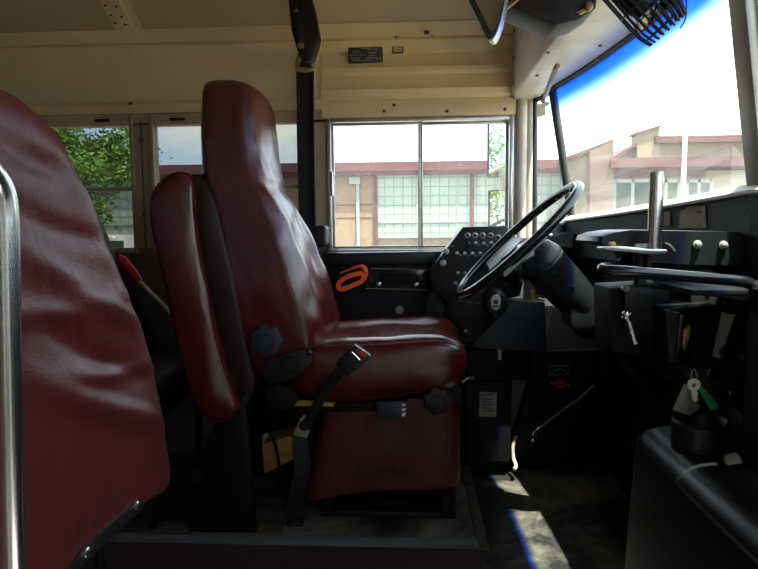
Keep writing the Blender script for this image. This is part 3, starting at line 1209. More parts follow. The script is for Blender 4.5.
# embossed script logo on the skirt
fc = bpy.data.curves.new('embossed_logo', 'FONT')
fc.body = 'Bostrom'
fc.size = 0.085
fc.shear = 0.35
fc.extrude = 0.005
fc.bevel_depth = 0.0008
lg = bpy.data.objects.new('embossed_logo', fc)
COL.objects.link(lg)
lp = aY(352, 477, 1.842)
lg.matrix_world = Matrix.Translation(lp) @ Matrix.Rotation(PI / 2, 4, 'X')
fc.materials.append(maroon_s)
bpy.context.view_layer.update()
dg = bpy.context.evaluated_depsgraph_get()
lme = bpy.data.meshes.new_from_object(lg.evaluated_get(dg))
w_ = max(v.co.x for v in lme.vertices)
lme.transform(Matrix.Diagonal((0.185 / w_, 0.75, 1, 1)))
lme.transform(Matrix.Translation(lp - _wl(sk)) @ Matrix.Rotation(PI / 2, 4, 'X'))
bpy.data.objects.remove(lg)
lg = bpy.data.objects.new('embossed_logo', lme)
COL.objects.link(lg)
lg.parent = sk
# pedestal frame
bm = nb()
for a in ((321, 332), (442, 456)):
    p, q = aY(a[0], 470, 1.93), aY(a[1], 470, 1.93)
    for y in (1.93, 2.16):
        box(bm, (p.x, q.x), (y, y + 0.03), (0.04, 0.42), 0.004)
ps, pe = aY(321, 470, 1.93).x, aY(456, 470, 1.93).x
box(bm, (ps, pe), (1.93, 2.19), (0.038, 0.060), 0.004)
box(bm, (ps, pe), (1.935, 1.95), (0.13, 0.20), 0.004)
box(bm, (ps, pe), (2.17, 2.18), (0.06, 0.30), 0.004)
lathe(bm, V(((ps + pe) / 2, 2.06, 0.06)), (0, 0, 1), [(0.0, 0), (0.09, 0), (0.09, 0.02), (0.07, 0.03), (0.10, 0.06), (0.07, 0.09), (0.10, 0.12), (0, 0.12)], 24)
obj('pedestal', bm, blkw, ds)
# seat pan rails below the cushion
bm = nb()
pxprism(bm, [(283, 399), (374, 402), (376, 412), (318, 412), (283, 409)], 1.83, 0.38, 0.003)
pxprism(bm, [(374, 404), (462, 392), (462, 408), (374, 412)], 1.86, 0.36, 0.003)
for px in (341, 356, 332):
    screw(bm, aY(px, 407.5, 1.828), (0, -1, 0), 0.006, 0.006)
obj('seat_rail', bm, blkm, ds)
bm = nb()
pxprism(bm, [(283.5, 399.5), (336, 402), (336, 406.5), (283.5, 406)], 1.822, 0.006, 0.001)
obj('warning_label', bm, yellow, ds, label='yellow strip label')
bm = nb()
tube(bm, [aY(334, 405, 1.815), aY(352, 404.5, 1.81), aY(369, 405.5, 1.81)], [0.004, 0.005, 0.006, 0.007], 10, smooth=3)
obj('adjuster_lever', bm, blkw, ds)
bm = nb()
pxprism(bm, [(376.5, 402), (408, 401.5), (408, 418), (376.5, 419)], 1.80, 0.06, 0.004)
cb = obj('control_switch', bm, bluegrey, ds)
bm = nb()
for q in ([(402, 404), (405.5, 404), (405.5, 406), (402, 406)], [(401.5, 409), (406, 408.5), (405, 411), (402, 411)], [(402, 413), (406, 413), (404.5, 416.5), (401.5, 416)]):
    pxprism(bm, q, 1.797, 0.004)
obj('switch_symbol', bm, white, cb, label='white printed symbol')


def knob(px, py, Y, r, name, parent, mt=blk, depth=0.035):
    c = aY(px, py, Y)
    bm = nb()
    pts = []
    for i in range(56):
        a = 2 * PI * i / 56
        rr = r * (1 + 0.09 * math.cos(7 * a))
        pts.append(c + V((rr * math.cos(a), 0, rr * math.sin(a))))
    prism(bm, pts, (0, depth, 0), 0.004, 2)
    lathe(bm, c, (0, -1, 0), [(r * 0.55, -0.002), (r * 0.5, 0.004), (0, 0.005)], 20)
    return obj(name, bm, mt, parent)


knob(265.5, 341.5, 1.745, 0.046, 'recliner_knob', ds, bluegrey)
knob(437, 402, 1.775, 0.040, 'height_knob', ds, blkw)
# recliner bracket between back and cushion
bm = nb()
pxprism(bm, [(266, 360), (290, 352), (308, 349), (313, 353), (312, 363), (302, 374), (286, 382), (268, 385), (262, 372)], 1.765, 0.02, 0.004)
br = obj('recliner_bracket', bm, blkw, ds)
bm = nb()
c = aY(291, 363.5, 1.762)
lathe(bm, c, (0, -1, 0), [(0.034, 0), (0.034, 0.006), (0.028, 0.007), (0.026, 0.003), (0.016, 0.003), (0.014, 0.009), (0.005, 0.010), (0, 0.008)], 28)
screw(bm, aY(309, 353, 1.764), (0, -1, 0), 0.009, 0.008)
obj('pivot_cap', bm, blk, br)
bm = nb()
pxprism(bm, [(262, 388), (278, 384), (292, 388), (300, 400), (290, 411), (268, 408)], 1.82, 0.34, 0.004)
for q in ((268, 392), (276, 402)):
    screw(bm, aY(q[0], q[1], 1.818), (0, -1, 0), 0.007, 0.006)
obj('back_frame', bm, blkm, ds)

# buckle on its stalk and the anchor belt below
sbk = thing('seat_belt', 'black lap belt buckle stalk hanging over the near side of the driver seat', 'seat belt', aY(300, 500, 1.74))
bm = nb()
tube(bm, [aY(339, 372, 1.73), aY(328, 386, 1.735), aY(320, 400, 1.74), aY(312, 414, 1.745), aY(305, 428, 1.75)], 0, flat=(0.030, 0.012, (0, 1, 0)), smooth=4)
bevel(bm, 0.003, 2, 50)
obj('buckle_stalk', bm, blkm, sbk)
bm = nb()
d1 = (aY(361, 349, 1.71) - aY(341, 369, 1.72))
q1 = aY(341, 369, 1.72)
wv = V((0.72, 0, 0.69)).normalized()
dv = V((0.69, -0.02, -0.0)).normalized()
L = (aY(362, 353, 1.71) - q1).normalized()
Wd = V((L.z, 0, -L.x))
o0 = aY(338, 362, 1.70)
pts = [aY(a, r, 1.70) for a, r in ((335, 364), (355, 344.5), (369, 354), (371, 358), (347, 377))]
prism(bm, pts, (0, 0.028, 0), 0.005, 3)
bk = obj('buckle', bm, blk, sbk)
bm = nb()
prism(bm, [aY(a, r, 1.699) for a, r in ((355.5, 350), (359, 347.5), (367.5, 355.5), (364.5, 358.5))], (0, 0.01, 0), 0.001)
obj('release_button', bm, redp, bk)
bm = nb()
for seg in (((355, 345), (370, 355)), ((370, 355), (368.5, 360)), ((352, 352), (360, 360))):
    tube(bm, [aY(seg[0][0], seg[0][1], 1.698), aY(seg[1][0], seg[1][1], 1.698)], 0.002, 6)
obj('buckle_rim', bm, chrome, bk)
bm = nb()
prism(bm, [aY(a, r, 1.75) for a, r in ((293, 435), (300, 419), (304, 415), (311, 417), (313, 422), (307, 438))], (0, 0.004, 0), 0.001)
an = obj('anchor_plate', bm, brass, sbk)
bm = nb()
c = aY(304.5, 425.5, 1.748)
lathe(bm, c, (0, -1, 0), [(0.016, 0), (0.016, 0.004), (0.010, 0.005), (0.009, 0.009), (0, 0.010)], 20)
obj('anchor_bolt', bm, blkw, an)
bm = nb()
tube(bm, [aY(300, 436, 1.755), aY(300, 450, 1.75), aY(303, 465, 1.755), aY(300, 482, 1.77), aY(296, 500, 1.80), aY(294, 520, 1.85)], 0, flat=(0.048, 0.004, (0, 1, 0)), smooth=4)
obj('belt_webbing', bm, webbing, sbk)
bm = nb()
pxprism(bm, [(286, 525), (296, 520), (303, 526), (294, 533), (286, 532)], 1.86, 0.05, 0.004)
obj('floor_anchor', bm, blkw, sbk)

# ------------------------------------------------------------------ shoulder belt on the pillar
sh = thing('shoulder_belt', 'black shoulder belt running from ceiling mount down the pillar behind the driver seat', 'seat belt', aY(312, 250, 2.44))
bm = nb()
tube(bm, [aY(305, 60, 2.38), aY(305.5, 110, 2.42), aY(306.5, 170, 2.44), aY(308.5, 238, 2.445)], 0, flat=(0.066, 0.022, (0, 1, 0)), smooth=4)
obj('belt_cover', bm, webbing, sh)
bm = nb()
tube(bm, [aY(311.5, 70, 2.37), aY(312.5, 130, 2.405), aY(314, 232, 2.425)], 0, flat=(0.012, 0.012, (0, 1, 0)), smooth=4)
obj('belt_edge', bm, blkm, sh)
bm = nb()
pts = [(286, -12), (309, -12), (315.5, 12), (320, 38), (318, 45), (313, 60), (303, 63), (297, 50), (291, 30), (288, 0)]
pxprism(bm, pts, 2.22, 0.05, 0.010, 3)
uc = obj('upper_belt_guide', bm, blkw, sh, label='black tapered guide at the ceiling')
bm = nb()
pxprism(bm, [(291.5, 0), (296, 0), (305, 45), (303, 55), (298, 40)], 2.212, 0.02, 0.003)
obj('guide_slot', bm, rubber, uc)
for q in ((301, 46, 0.012), (296, 11, 0.007)):
    bm = nb()
    screw(bm, aY(q[0], q[1], 2.215), (0, -1, 0), q[2], q[2])
    obj('guide_bolt', bm, brasst, uc)
bm = nb()
tube(bm, [aY(a, r, 2.26) for a, r in ((299, 56), (306, 54), (312, 60), (313, 69), (306, 70), (297, 69), (298, 62))], 0.010, 8, closed=True)
obj('swivel_ring', bm, brasst, sh)
bm = nb()
pxprism(bm, [(309, 226), (324, 225), (326.5, 228), (326, 244), (322, 247), (310, 247)], 2.36, 0.10, 0.008, 3)
rt = obj('belt_retractor', bm, blk, sh)
bm = nb()
pxprism(bm, [(322.5, 227), (325.5, 228.5), (325, 244), (322, 245.5)], 2.355, 0.01, 0.001)
obj('retractor_edge', bm, bluegrey, rt)

# ------------------------------------------------------------------ big barrier beside the camera
XB = -0.455
edge = [(-30, 76), (-12, 84), (0, 90), (13, 96), (23, 106), (33, 117), (45, 125), (52, 138), (62, 160), (72, 180), (78, 192), (86, 210), (94, 232),
        (105, 258), (116, 284), (127, 312), (138, 340), (146, 369), (151, 395), (156.5, 427), (162, 459), (164.5, 478), (160, 489), (150, 496), (140, 500),
        (120, 517), (100, 535), (80, 552)]
pol = [aX(a, r, XB - 0.034) for a, r in edge]
Ybot = pol[-1].y
inner = [V((XB, 0.10, pol[-1].z - 0.03)), V((XB, -0.12, 0.45)), V((XB, -0.14, 0.9)), V((XB, -0.10, 1.16)), V((XB, 0.15, 1.185))]
loop = relax(resample(pol + inner, 260), 2)
cc = sum(loop, V()) / len(loop)
bar = thing('passenger_barrier', 'large maroon padded barrier beside the entrance, filling the left of the view', 'barrier', (XB, 0.6, 0.0))
bm = nb()


def fold(y, z):
    """height of the drape folds on the barrier face"""
    h = 0
    for (y0, z0, y1, z1, w, a) in [(0.62, 1.02, 1.04, 0.80, 0.016, 0.013), (0.64, 0.94, 1.06, 0.70, 0.016, -0.009), (0.72, 1.12, 1.02, 1.00, 0.011, 0.010),
                                   (0.62, 0.87, 1.08, 0.62, 0.020, 0.014), (0.60, 1.06, 0.98, 0.95, 0.009, -0.007), (0.8, 1.08, 0.98, 0.98, 0.008, 0.008),
                                   (0.80, 0.94, 1.05, 0.88, 0.009, 0.009), (0.55, 0.96, 0.84, 0.86, 0.012, 0.007), (0.58, 1.13, 0.9, 1.05, 0.010, -0.006),
                                   (0.66, 0.98, 0.92, 0.88, 0.008, -0.006), (0.70, 0.84, 1.07, 0.74, 0.010, 0.008)]:
        dx, dz = y1 - y0, z1 - z0
        Ln = math.hypot(dx, dz)
        t = ((y - y0) * dx + (z - z0) * dz) / Ln / Ln
        dd = ((y - y0) * -dz + (z - z0) * dx) / Ln + 0.012 * math.sin(t * 5)
        env = math.exp(-((t - 0.55) / 0.42) ** 4)
        h += a * env * math.exp(-(dd / w) ** 2)
    return 1.25 * h + 0.004 * noise.noise(V((y * 5, z * 5, 0)))


fracs = [1.0, 0.985, 0.965, 0.94] + [0.91 - 0.03 * i for i in range(30)]
offs = [0.0, 0.014, 0.024, 0.030] + [0.034] * 30


def side_rings(sgn):
    out = []
    for fr, of in zip(fracs, offs):
        rg = []
        for p in loop:
            q = cc.lerp(p, fr)
            q.x = XB - 0.034 + sgn * (of + (fold(q.y, q.z) * min(1, (1 - fr) / 0.16) if sgn > 0 else 0))
            rg.append(q)
        out.append(rg)
    return out


fr_r, bk_r = side_rings(1), side_rings(-1)
loft(bm, fr_r[::-1] + bk_r[1:])
obj('barrier_panel', bm, maroon_b, bar, angle=180)
bm = nb()
pts = [aX(a, r, XB + 0.004) for a, r in ((80, 553), (84, 549), (139, 498), (142.5, 499), (144, 508), (80, 569), (70, 580), (60, 585))]
prism(bm, pts, (-0.05, 0, 0), 0.002)
mp_ = obj('mounting_plate', bm, blkw, bar)
for q in ((137, 506), (87, 553)):
    bm = nb()
    p = aX(q[0], q[1], XB + 0.006)
    lathe(bm, p, (1, 0, 0), [(0.0085, -0.002), (0.0085, 0.002), (0.006, 0.004), (0, 0.005)], 14)
    obj('screw', bm, chrome, mp_)
for y in (0.70, 0.02):
    bm = nb()
    tube(bm, [V((XB - 0.03, y, 0.55)), V((XB - 0.03, y, 0.0))], 0.016, 12)
    obj('leg', bm, blkw, bar)

# chrome grab rail near the camera
GY = 0.62
gr = thing('grab_rail', 'shiny steel grab rail bending at the far left edge', 'rail', (aY(8, 400, GY).x, GY, 0))
bm = nb()
cx0 = aY(6.5, 250, GY).x
ztp = aY(0, 183, GY).z + 0.022
cxb = aY(11.5, 560, GY)
cxs = (cx0 - cxb.x) / (ztp - 0.10 - cxb.z)
tube(bm, [V((cxb.x - cxs * cxb.z, GY, 0.0)), V((cxb.x + cxs * (0.6 - cxb.z), GY, 0.6)), V((cx0, GY, ztp - 0.06))]
     + [V((cx0, GY - 0.05 * (1 - math.cos(a)), ztp - 0.05 + 0.05 * math.sin(a))) for a in [PI / 2 * i / 8 for i in range(1, 9)]]
     + [V((cx0, GY - 0.40, ztp)), V((cx0, YR, ztp))], 0.0145, 24)
obj('rail_tube', bm, chrome, gr)
bm = nb()
lathe(bm, V((cxb.x - cxs * cxb.z, GY, 0.0)), (0, 0, 1), [(0.036, 0), (0.036, 0.006), (0.02, 0.012), (0.0, 0.012)], 24)
obj('base_flange', bm, chrome, gr)

# ------------------------------------------------------------------ barrier behind the driver
db = thing('driver_barrier', 'maroon padded crash barrier standing just behind the driver seat', 'barrier', (-0.72, 2.0, 0))


def slab(name, near, thick_dx, Y0, Y1, mt, parent, rnd=0.035, K=16, pw=5, topfall=0.0):
    """upholstered slab: near-side outline swept across the bus with rounded ends"""
    P = relax(resample(near, 60), 2)
    c = sum(P, V()) / len(P)
    P = [p + (p - c).normalized() * 0.010 for p in P]
    bm = nb()
    rings = []
    for j in range(K + 1):
        v = -math.cos(PI * j / K)
        e = (1 - abs(v) ** pw) ** (1.0 / pw)
        y = (Y0 + Y1) / 2 + (Y1 - Y0) / 2 * v
        rg = []
        for p in P:
            d = p - c
            q = p - d.normalized() * rnd * (1 - e)
            fallz = topfall * max(0, v) ** 2 if d.z > 0 else 0
            rg.append(V((q.x, y, q.z - fallz)))
        rings.append(rg)
    loft(bm, rings)
    return obj(name, bm, mt, parent, angle=180)


near = [aY(a, r, 1.72) for a, r in ((148, 205), (152, 189), (164, 176), (180, 170), (190, 172), (191, 185), (192, 215), (197, 260), (205, 305), (217, 350), (229, 388), (240, 410),
                                    (232, 419), (218, 423), (205, 420), (195, 405), (184, 375), (172, 320), (161, 270), (151, 232))]
slab('barrier_pad', near, 0, 1.72, 2.42, maroon, db, rnd=0.028, pw=9)
bm = nb()
near2 = [aY(a, r, 1.78) for a, r in ((186, 176), (200, 172), (216, 200), (230, 260), (244, 330), (258, 385), (250, 398), (234, 392), (212, 330), (194, 240))]
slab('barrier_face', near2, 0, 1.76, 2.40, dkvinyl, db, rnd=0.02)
bm = nb()
P = [aY(a, r, 1.76) for a, r in ((217, 421), (226, 417), (238, 405), (246, 393), (252, 388), (248, 402), (238, 416), (228, 424), (216, 424))]
prism(bm, P, (0, 0.05, 0), 0.002)
for q in ((238, 407), (249, 395)):
    screw(bm, aY(q[0], q[1], 1.758), (0, -1, 0), 0.006, 0.006)
obj('mounting_bracket', bm, blkw, db)
for y in (1.80, 2.34):
    bm = nb()
    prism(bm, [V((-0.60, y, 0.47)), V((-0.52, y, 0.47)), V((-0.50, y, 0.04)), V((-0.72, y, 0.04))], (0, 0.03, 0), 0.004)
    tube(bm, [V((-0.53, y + 0.015, 0.50)), V((-0.85, y + 0.015, 0.04))], 0.014, 8)
    obj('leg', bm, blkm, db)
bm = nb()
prism(bm, [V((-0.88, 1.79, 0.038)), V((-0.42, 1.79, 0.038)), V((-0.42, 1.87, 0.038)), V((-0.88, 1.87, 0.038))], (0, 0, 0.008), 0.002)
obj('foot_plate', bm, rust, db)

# ------------------------------------------------------------------ first passenger bench on the driver's side
bn = thing('passenger_bench', 'dark vinyl passenger bench behind the driver barrier, mostly in shadow', 'bench', (-1.15, 2.05, 0))
bk2 = [V((-1.42, 0, 1.10)), V((-1.40, 0, 1.14)), V((-1.35, 0, 1.15)), V((-1.31, 0, 1.11)), V((-1.20, 0, 0.85)), V((-1.07, 0, 0.55)), V((-1.06, 0, 0.40)), V((-1.14, 0, 0.38)), V((-1.28, 0, 0.70))]
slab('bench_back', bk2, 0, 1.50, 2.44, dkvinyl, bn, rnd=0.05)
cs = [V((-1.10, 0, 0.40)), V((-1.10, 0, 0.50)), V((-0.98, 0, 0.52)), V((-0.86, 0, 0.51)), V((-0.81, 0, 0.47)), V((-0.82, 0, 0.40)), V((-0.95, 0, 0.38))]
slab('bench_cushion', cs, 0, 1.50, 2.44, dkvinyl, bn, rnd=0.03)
for x in (-1.06, -0.88):
    bm = nb()
    tube(bm, [V((x, 1.56, 0.42)), V((x, 1.56, 0.026))], 0.014, 10)
    obj('leg', bm, blkw, bn)
for x in (-1.06, -0.88):
    bm = nb()
    tube(bm, [V((x, 2.36, 0.42)), V((x, 2.36, 0.0))], 0.014, 10)
    obj('leg', bm, blkw, bn)

# red handled brush behind the seats
rb = thing('cleaning_brush', 'pale rod with a red grip leaning between the bench and the driver barrier', 'brush', aY(176, 320, 2.30))
bm = nb()
tube(bm, [aY(137, 279, 2.30), aY(165, 307, 2.30), aY(215, 357, 2.30)], 0.0085, 10)
obj('rod', bm, brass, rb)
bm = nb()
tube(bm, [aY(118.5, 256, 2.30), aY(124, 262, 2.30), aY(140, 281, 2.30)], [0.012, 0.020, 0.018, 0.014], 14, smooth=4)
obj('grip', bm, redp, rb)
bm = nb()
box(bm, (aY(215, 357, 2.3).x - 0.05, aY(215, 357, 2.3).x + 0.07), (2.27, 2.33), (0.45, 0.49), 0.01)
obj('brush_head', bm, blkm, rb)

# wood block and white scrap on the floor behind the seat pedestal
bm = nb()
pxprism(bm, [(262, 444), (290, 436), (297, 444), (296, 458), (264, 474)], 2.05, 0.12, 0.003)
wbk = obj('wood_block', bm, wood)
tag(wbk, 'raw wooden block strapped behind the driver seat pedestal', 'wood block')
bm = nb()
tube(bm, [aY(273, 438, 2.045), aY(277, 452, 2.043), aY(279, 466, 2.045)], 0.006, 8, smooth=3)
obj('strap', bm, blkm, wbk)
bm = nb()
pxprism(bm, [(262, 436), (266, 434), (271, 441), (270, 446), (262, 446)], 2.12, 0.02, 0.003)
tag(obj('paper_scrap', bm, paper), 'small white scrap tucked behind the wooden block', 'paper')
# ================================================================== SIDE CONSOLE UNDER THE DRIVER WINDOW
YC = 2.40
sc_ = thing('side_console', 'black steel side console below the driver window', 'console', (aY(400, 460, YC).x, 2.45, 0.0))
bm = nb()
pxprism(bm, [(313, 266), (452, 262), (460, 345), (470, 470), (313, 470)], YC, 0.09, 0.004)
obj('console_face', bm, blkm, sc_)
bm = nb()
pxprism(bm, [(325, 253), (452, 251), (452, 264), (325, 265)], YC - 0.02, 0.11, 0.005)
obj('console_ledge', bm, blk, sc_)
bm = nb()
c = aY(399.5, 310, YC)
lathe(bm, c, (0, -1, 0), [(0.0165, 0), (0.0165, 0.008), (0.012, 0.010), (0.011, 0.005), (0, 0.005)], 24)
obj('lighter_socket', bm, alud, sc_)
bm = nb()
pxprism(bm, [(440, 292), (455, 330), (462, 345), (436, 345), (424, 310), (430, 292)], YC - 0.03, 0.05, 0.004)
obj('side_panel', bm, bluegrey, sc_)
# radio / heater unit
rd = thing('radio_unit', 'black unit with two chrome knobs and a thin bright border set in the side console', 'radio', aY(398, 290, YC - 0.005))
bm = nb()
pxprism(bm, [(366, 288.5), (371.5, 268.5), (431, 270), (427.5, 290)], YC - 0.010, 0.03, 0.002)
obj('face_plate', bm, blkg, rd)
bm = nb()
tube(bm, [aY(a, r, YC - 0.012) for a, r in ((366, 288.5), (371.5, 268.5), (431, 270), (427.5, 290))], 0.0022, 6, closed=True)
obj('trim_border', bm, alu, rd)
bm = nb()
pxprism(bm, [(380, 271.5), (416, 272), (420, 281), (413, 284), (383, 283), (376, 280)], YC - 0.022, 0.02, 0.003)
pxprism(bm, [(386, 270), (410, 270.5), (411, 275), (386, 275)], YC - 0.034, 0.02, 0.002)
obj('grille', bm, blkm, rd)
for a, r in ((379, 284), (416.5, 284.5)):
    bm = nb()
    lathe(bm, aY(a, r, YC - 0.01), (0, -1, 0), [(0.009, 0), (0.009, 0.006), (0.006, 0.007), (0.006, 0.018), (0, 0.019)], 16)
    obj('knob', bm, chrome, rd)
# orange belt cutter
bm = nb()
OY = YC - 0.03
lp0 = [aY(a, r, OY) for a, r in ((338.5, 287), (340, 282), (346, 277.5), (354, 274.5), (361, 273.5), (364, 277), (361, 281.5), (352, 285.5), (343, 289))]
lp1 = smooth_path(lp0[-1:] + lp0 + lp0[:2], 5)[5:-5][:-1]
tube(bm, lp1, 0, closed=True, flat=(0.018, 0.018, (0, 1, 0)))
tube(bm, [aY(a, r, OY) for a, r in ((340, 273.5), (350, 269.5), (360, 266), (364.5, 268.5), (366, 274), (364, 279))], [0.004, 0.006, 0.009, 0.010, 0.009], 10, smooth=4)
oc = obj('belt_cutter', bm, orange)
tag(oc, 'bright orange seat belt cutter clipped to the side console', 'belt cutter')
bm = nb()
tube(bm, [aY(341, 273.8, OY - 0.006), aY(358, 268.5, OY - 0.006)], 0.0025, 6)
obj('blade_slot', bm, rubber, oc)

# ------------------------------------------------------------------ switch panel
PY = 2.30
spn = thing('switch_console', 'black angular switch panel with rows of toggles beside the steering wheel', 'switch panel', aY(470, 345, PY + 0.05))
bm = nb()
outl = [(463, 227), (506, 226), (513, 234), (528, 262), (520, 296), (503, 300), (497, 320), (474, 344), (452, 333), (441, 322), (449, 304), (432, 288), (430, 270)]
pxprism(bm, outl, PY, 0.12, 0.004, 2)
face = obj('panel_face', bm, blk, spn)
bm = nb()
for a, c in (((436, 292), (520, 294)), ((450, 306), (500, 308)), ((452, 316), (492, 318)), ((448, 274), (512, 274))):
    tube(bm, [aY(a[0], a[1], PY - 0.001), aY(c[0], c[1], PY - 0.001)], 0.0012, 4)
obj('panel_groove', bm, blkw, spn)
for a in (467.5, 475, 482.5, 490.5, 498):
    r = 235.5 if a < 495 else 237.5
    bm = nb()
    c = aY(a, r, PY)
    lathe(bm, c, (0, -1, 0), [(0.0115, 0), (0.0115, 0.004), (0.0085, 0.005), (0.008, 0.002), (0, 0.002)], 18)
    o = obj('indicator_lamp', bm, alu, spn)
    bm = nb()
    lathe(bm, c - V((0, 0.002, 0)), (0, -1, 0), [(0.0075, 0), (0.006, 0.004), (0, 0.005)], 14)
    obj('lens', bm, ink, o)
tg = [(468, 244), (475.5, 243), (483.5, 243.5), (491, 243), (446, 251.5), (457, 253), (464.5, 253.5), (472, 253.5), (480, 253.5), (488, 254), (443, 263),
      (458, 273), (465, 273), (455.5, 283), (463, 284), (452, 326), (466, 331)]
for i, (a, r) in enumerate(tg):
    bm = nb()
    c = aY(a, r, PY)
    if i in (0, 4, 10):
        lathe(bm, c, (0, -1, 0), [(0.012, 0), (0.012, 0.012), (0.009, 0.014), (0, 0.014)], 16)
        obj('knob', bm, blk if i == 0 else alud, spn)
        continue
    lathe(bm, c, (0, -1, 0), [(0.007, 0), (0.007, 0.006), (0.004, 0.007), (0, 0.007)], 12)
    tube(bm, [c, c + V((0.010, -0.018, -0.006)), c + V((0.014, -0.024, -0.008))], [0.0022, 0.0035, 0.0045], 8)
    obj('toggle_switch', bm, alu, spn)
for a, r in ((452, 246), (440, 256), (460, 290), (470, 290), (480, 291), (460, 301), (470, 302), (479, 303)):
    bm = nb()
    p = aY(a, r, PY - 0.001)
    box(bm, (p.x - 0.009, p.x + 0.009), (p.y - 0.0006, p.y + 0.001), (p.z - 0.0014, p.z + 0.0014))
    obj('lettering', bm, inkg, spn)

# ------------------------------------------------------------------ lower column side panel and floor console
lp_ = thing('kick_panel', 'black kick panel with a small latch left of the steering column', 'panel', (aY(510, 470, 2.37).x, 2.42, 0.0))
bm = nb()
pxprism(bm, [(497, 300), (545, 302), (547, 352), (470, 348), (478, 338)], 2.34, 0.10, 0.004)
obj('upper_panel', bm, bluegrey, lp_)
bm = nb()
pxprism(bm, [(466, 350), (530, 351), (527, 380), (468, 380)], 2.36, 0.09, 0.003)
pxprism(bm, [(466, 382), (512, 382), (510, 462), (466, 460)], 2.37, 0.09, 0.003)
pxprism(bm, [(531, 351), (604, 351), (604, 468), (515, 468), (513, 440), (528, 390)], 2.43, 0.06, 0.003)
obj('lower_panel', bm, blkm, lp_)
bm = nb()
pxprism(bm, [(498.5, 350), (501.5, 350), (501.5, 360), (498.5, 360)], 2.352, 0.008, 0.001)
for a in (498, 503):
    screw(bm, aY(a, 349.5, 2.352), (0, -1, 0), 0.004, 0.005)
obj('latch', bm, alu, lp_)
bm = nb()
pxprism(bm, [(541, 306), (553, 306), (545, 346), (543, 346)], 2.42, 0.01, 0.0)  # narrow pale strip tapering downwards
obj('pale_strip', bm, paperg, lp_, label='narrow pale strip')
bm = nb()
pxprism(bm, [(480, 392), (497, 392.5), (496, 417), (479, 416.5)], 2.368, 0.001)
st = obj('sticker', bm, paperg, lp_, label='white instruction sticker')
bm = nb()
for i, r in enumerate((395, 399, 402, 405, 408, 411)):
    a, c = aY(481.5, r, 2.367), aY(494.5 if i % 2 else 491, r, 2.367)
    box(bm, (a.x, c.x), (2.3665, 2.3675), (a.z - 0.0016, a.z + 0.0016))
obj('print_line', bm, ink, st)
bm = nb()
tube(bm, [aY(462, 382, 2.30), aY(468, 378, 2.30), aY(475, 378, 2.33)], 0.006, 8, smooth=4)
obj('cable_end', bm, alu, lp_)
bm = nb()
rc = [aY(a, r, 2.425) for a, r in ((549.5, 366), (569, 365.5), (569, 374.5), (549.5, 375))]
tube(bm, rc, 0.0013, 4, closed=True)
tube(bm, [aY(552, 373, 2.425), aY(556, 370, 2.425), aY(559.5, 369, 2.425), (aY(563, 370, 2.425)), aY(567, 373, 2.425)], 0.0016, 5, smooth=3)
obj('pictogram', bm, bluegrey if False else inkg, lp_, label='outlined rectangular pictogram plate')
bm = nb()
pxprism(bm, [(550, 382), (557, 381), (558, 379.5), (563, 380), (564, 383), (571, 384), (570, 387.5), (563, 387), (562, 389), (556, 388), (556, 385), (550, 385)], 2.425, 0.004, 0.001)
obj('emblem', bm, redd, lp_, label='faded red cross shaped emblem')
bm = nb()
tube(bm, [aY(530, 384, 2.42), aY(531, 395, 2.42), aY(525, 412, 2.42)], 0.003, 6, smooth=3)
obj('scuff_wire', bm, blkw, lp_)
# cream hose by the floor
bm = nb()
tube(bm, [aY(516.5, 434, 2.40), aY(513, 446, 2.39), aY(513.5, 458, 2.38), aY(516, 466, 2.34), aY(514, 469.5, 2.32)], 0.007, 10, smooth=5)
hs = obj('rubber_hose', bm, tape)
tag(hs, 'short dirty cream hose coming down to the floor by the kick panel', 'hose')
bm = nb()
lathe(bm, aY(516.5, 432, 2.40), (0, 0, 1), [(0.010, -0.012), (0.014, -0.01), (0.014, 0.008), (0.008, 0.012), (0, 0.012)], 14)
obj('hose_collar', bm, blkw, hs)
# pedal rod with ball end
pr = thing('pedal_rod', 'thin steel rod with a ball end running up from the floor towards the dash', 'rod', aY(533, 434, 2.415))
bm = nb()
tube(bm, [aY(534, 432, 2.415), aY(560, 412, 2.405), aY(578, 399, 2.39), aY(594, 385, 2.38)], 0.0035, 8)
obj('rod', bm, alud, pr)
bm = nb()
ball(bm, aY(533, 433.5, 2.415), 0.009)
lathe(bm, aY(533, 437, 2.415), (0, 0, -1), [(0.006, 0), (0.012, 0.01), (0.012, 0.02), (0, 0.02)], 12)
obj('ball_joint', bm, chrome, pr)
# oval key switch housing
ks = thing('switch_pod', 'oval black pod with a white symbol plate behind the wheel rim', 'switch', aY(497, 320, 2.16))
bm = nb()
c = aY(496, 304, 2.20)
rg = []
for rr, dy in ((0.2, -0.012), (0.75, -0.010), (1.0, 0.002), (1.05, 0.03), (0.95, 0.12)):
    rg.append([c + V((0.042 * rr * math.cos(a), dy, 0.052 * rr * math.sin(a))) for a in [2 * PI * i / 28 for i in range(28)]])
loft(bm, rg)
obj('pod_body', bm, blk, ks)
bm = nb()
pts = [(491, 299), (494, 295), (499, 295), (501, 299), (500, 308), (496, 311), (491.5, 308)]
pxprism(bm, pts, 2.185, 0.008, 0.002)
pp = obj('symbol_plate', bm, white, ks, label='white plate with dark symbol')
bm = nb()
for q in ([(493.5, 300), (498, 300), (498, 304), (494, 304)], [(492, 306), (500, 305.5), (500, 306.6), (492, 307.1)]):
    pxprism(bm, q, 2.183, 0.003)
obj('symbol', bm, ink, pp)

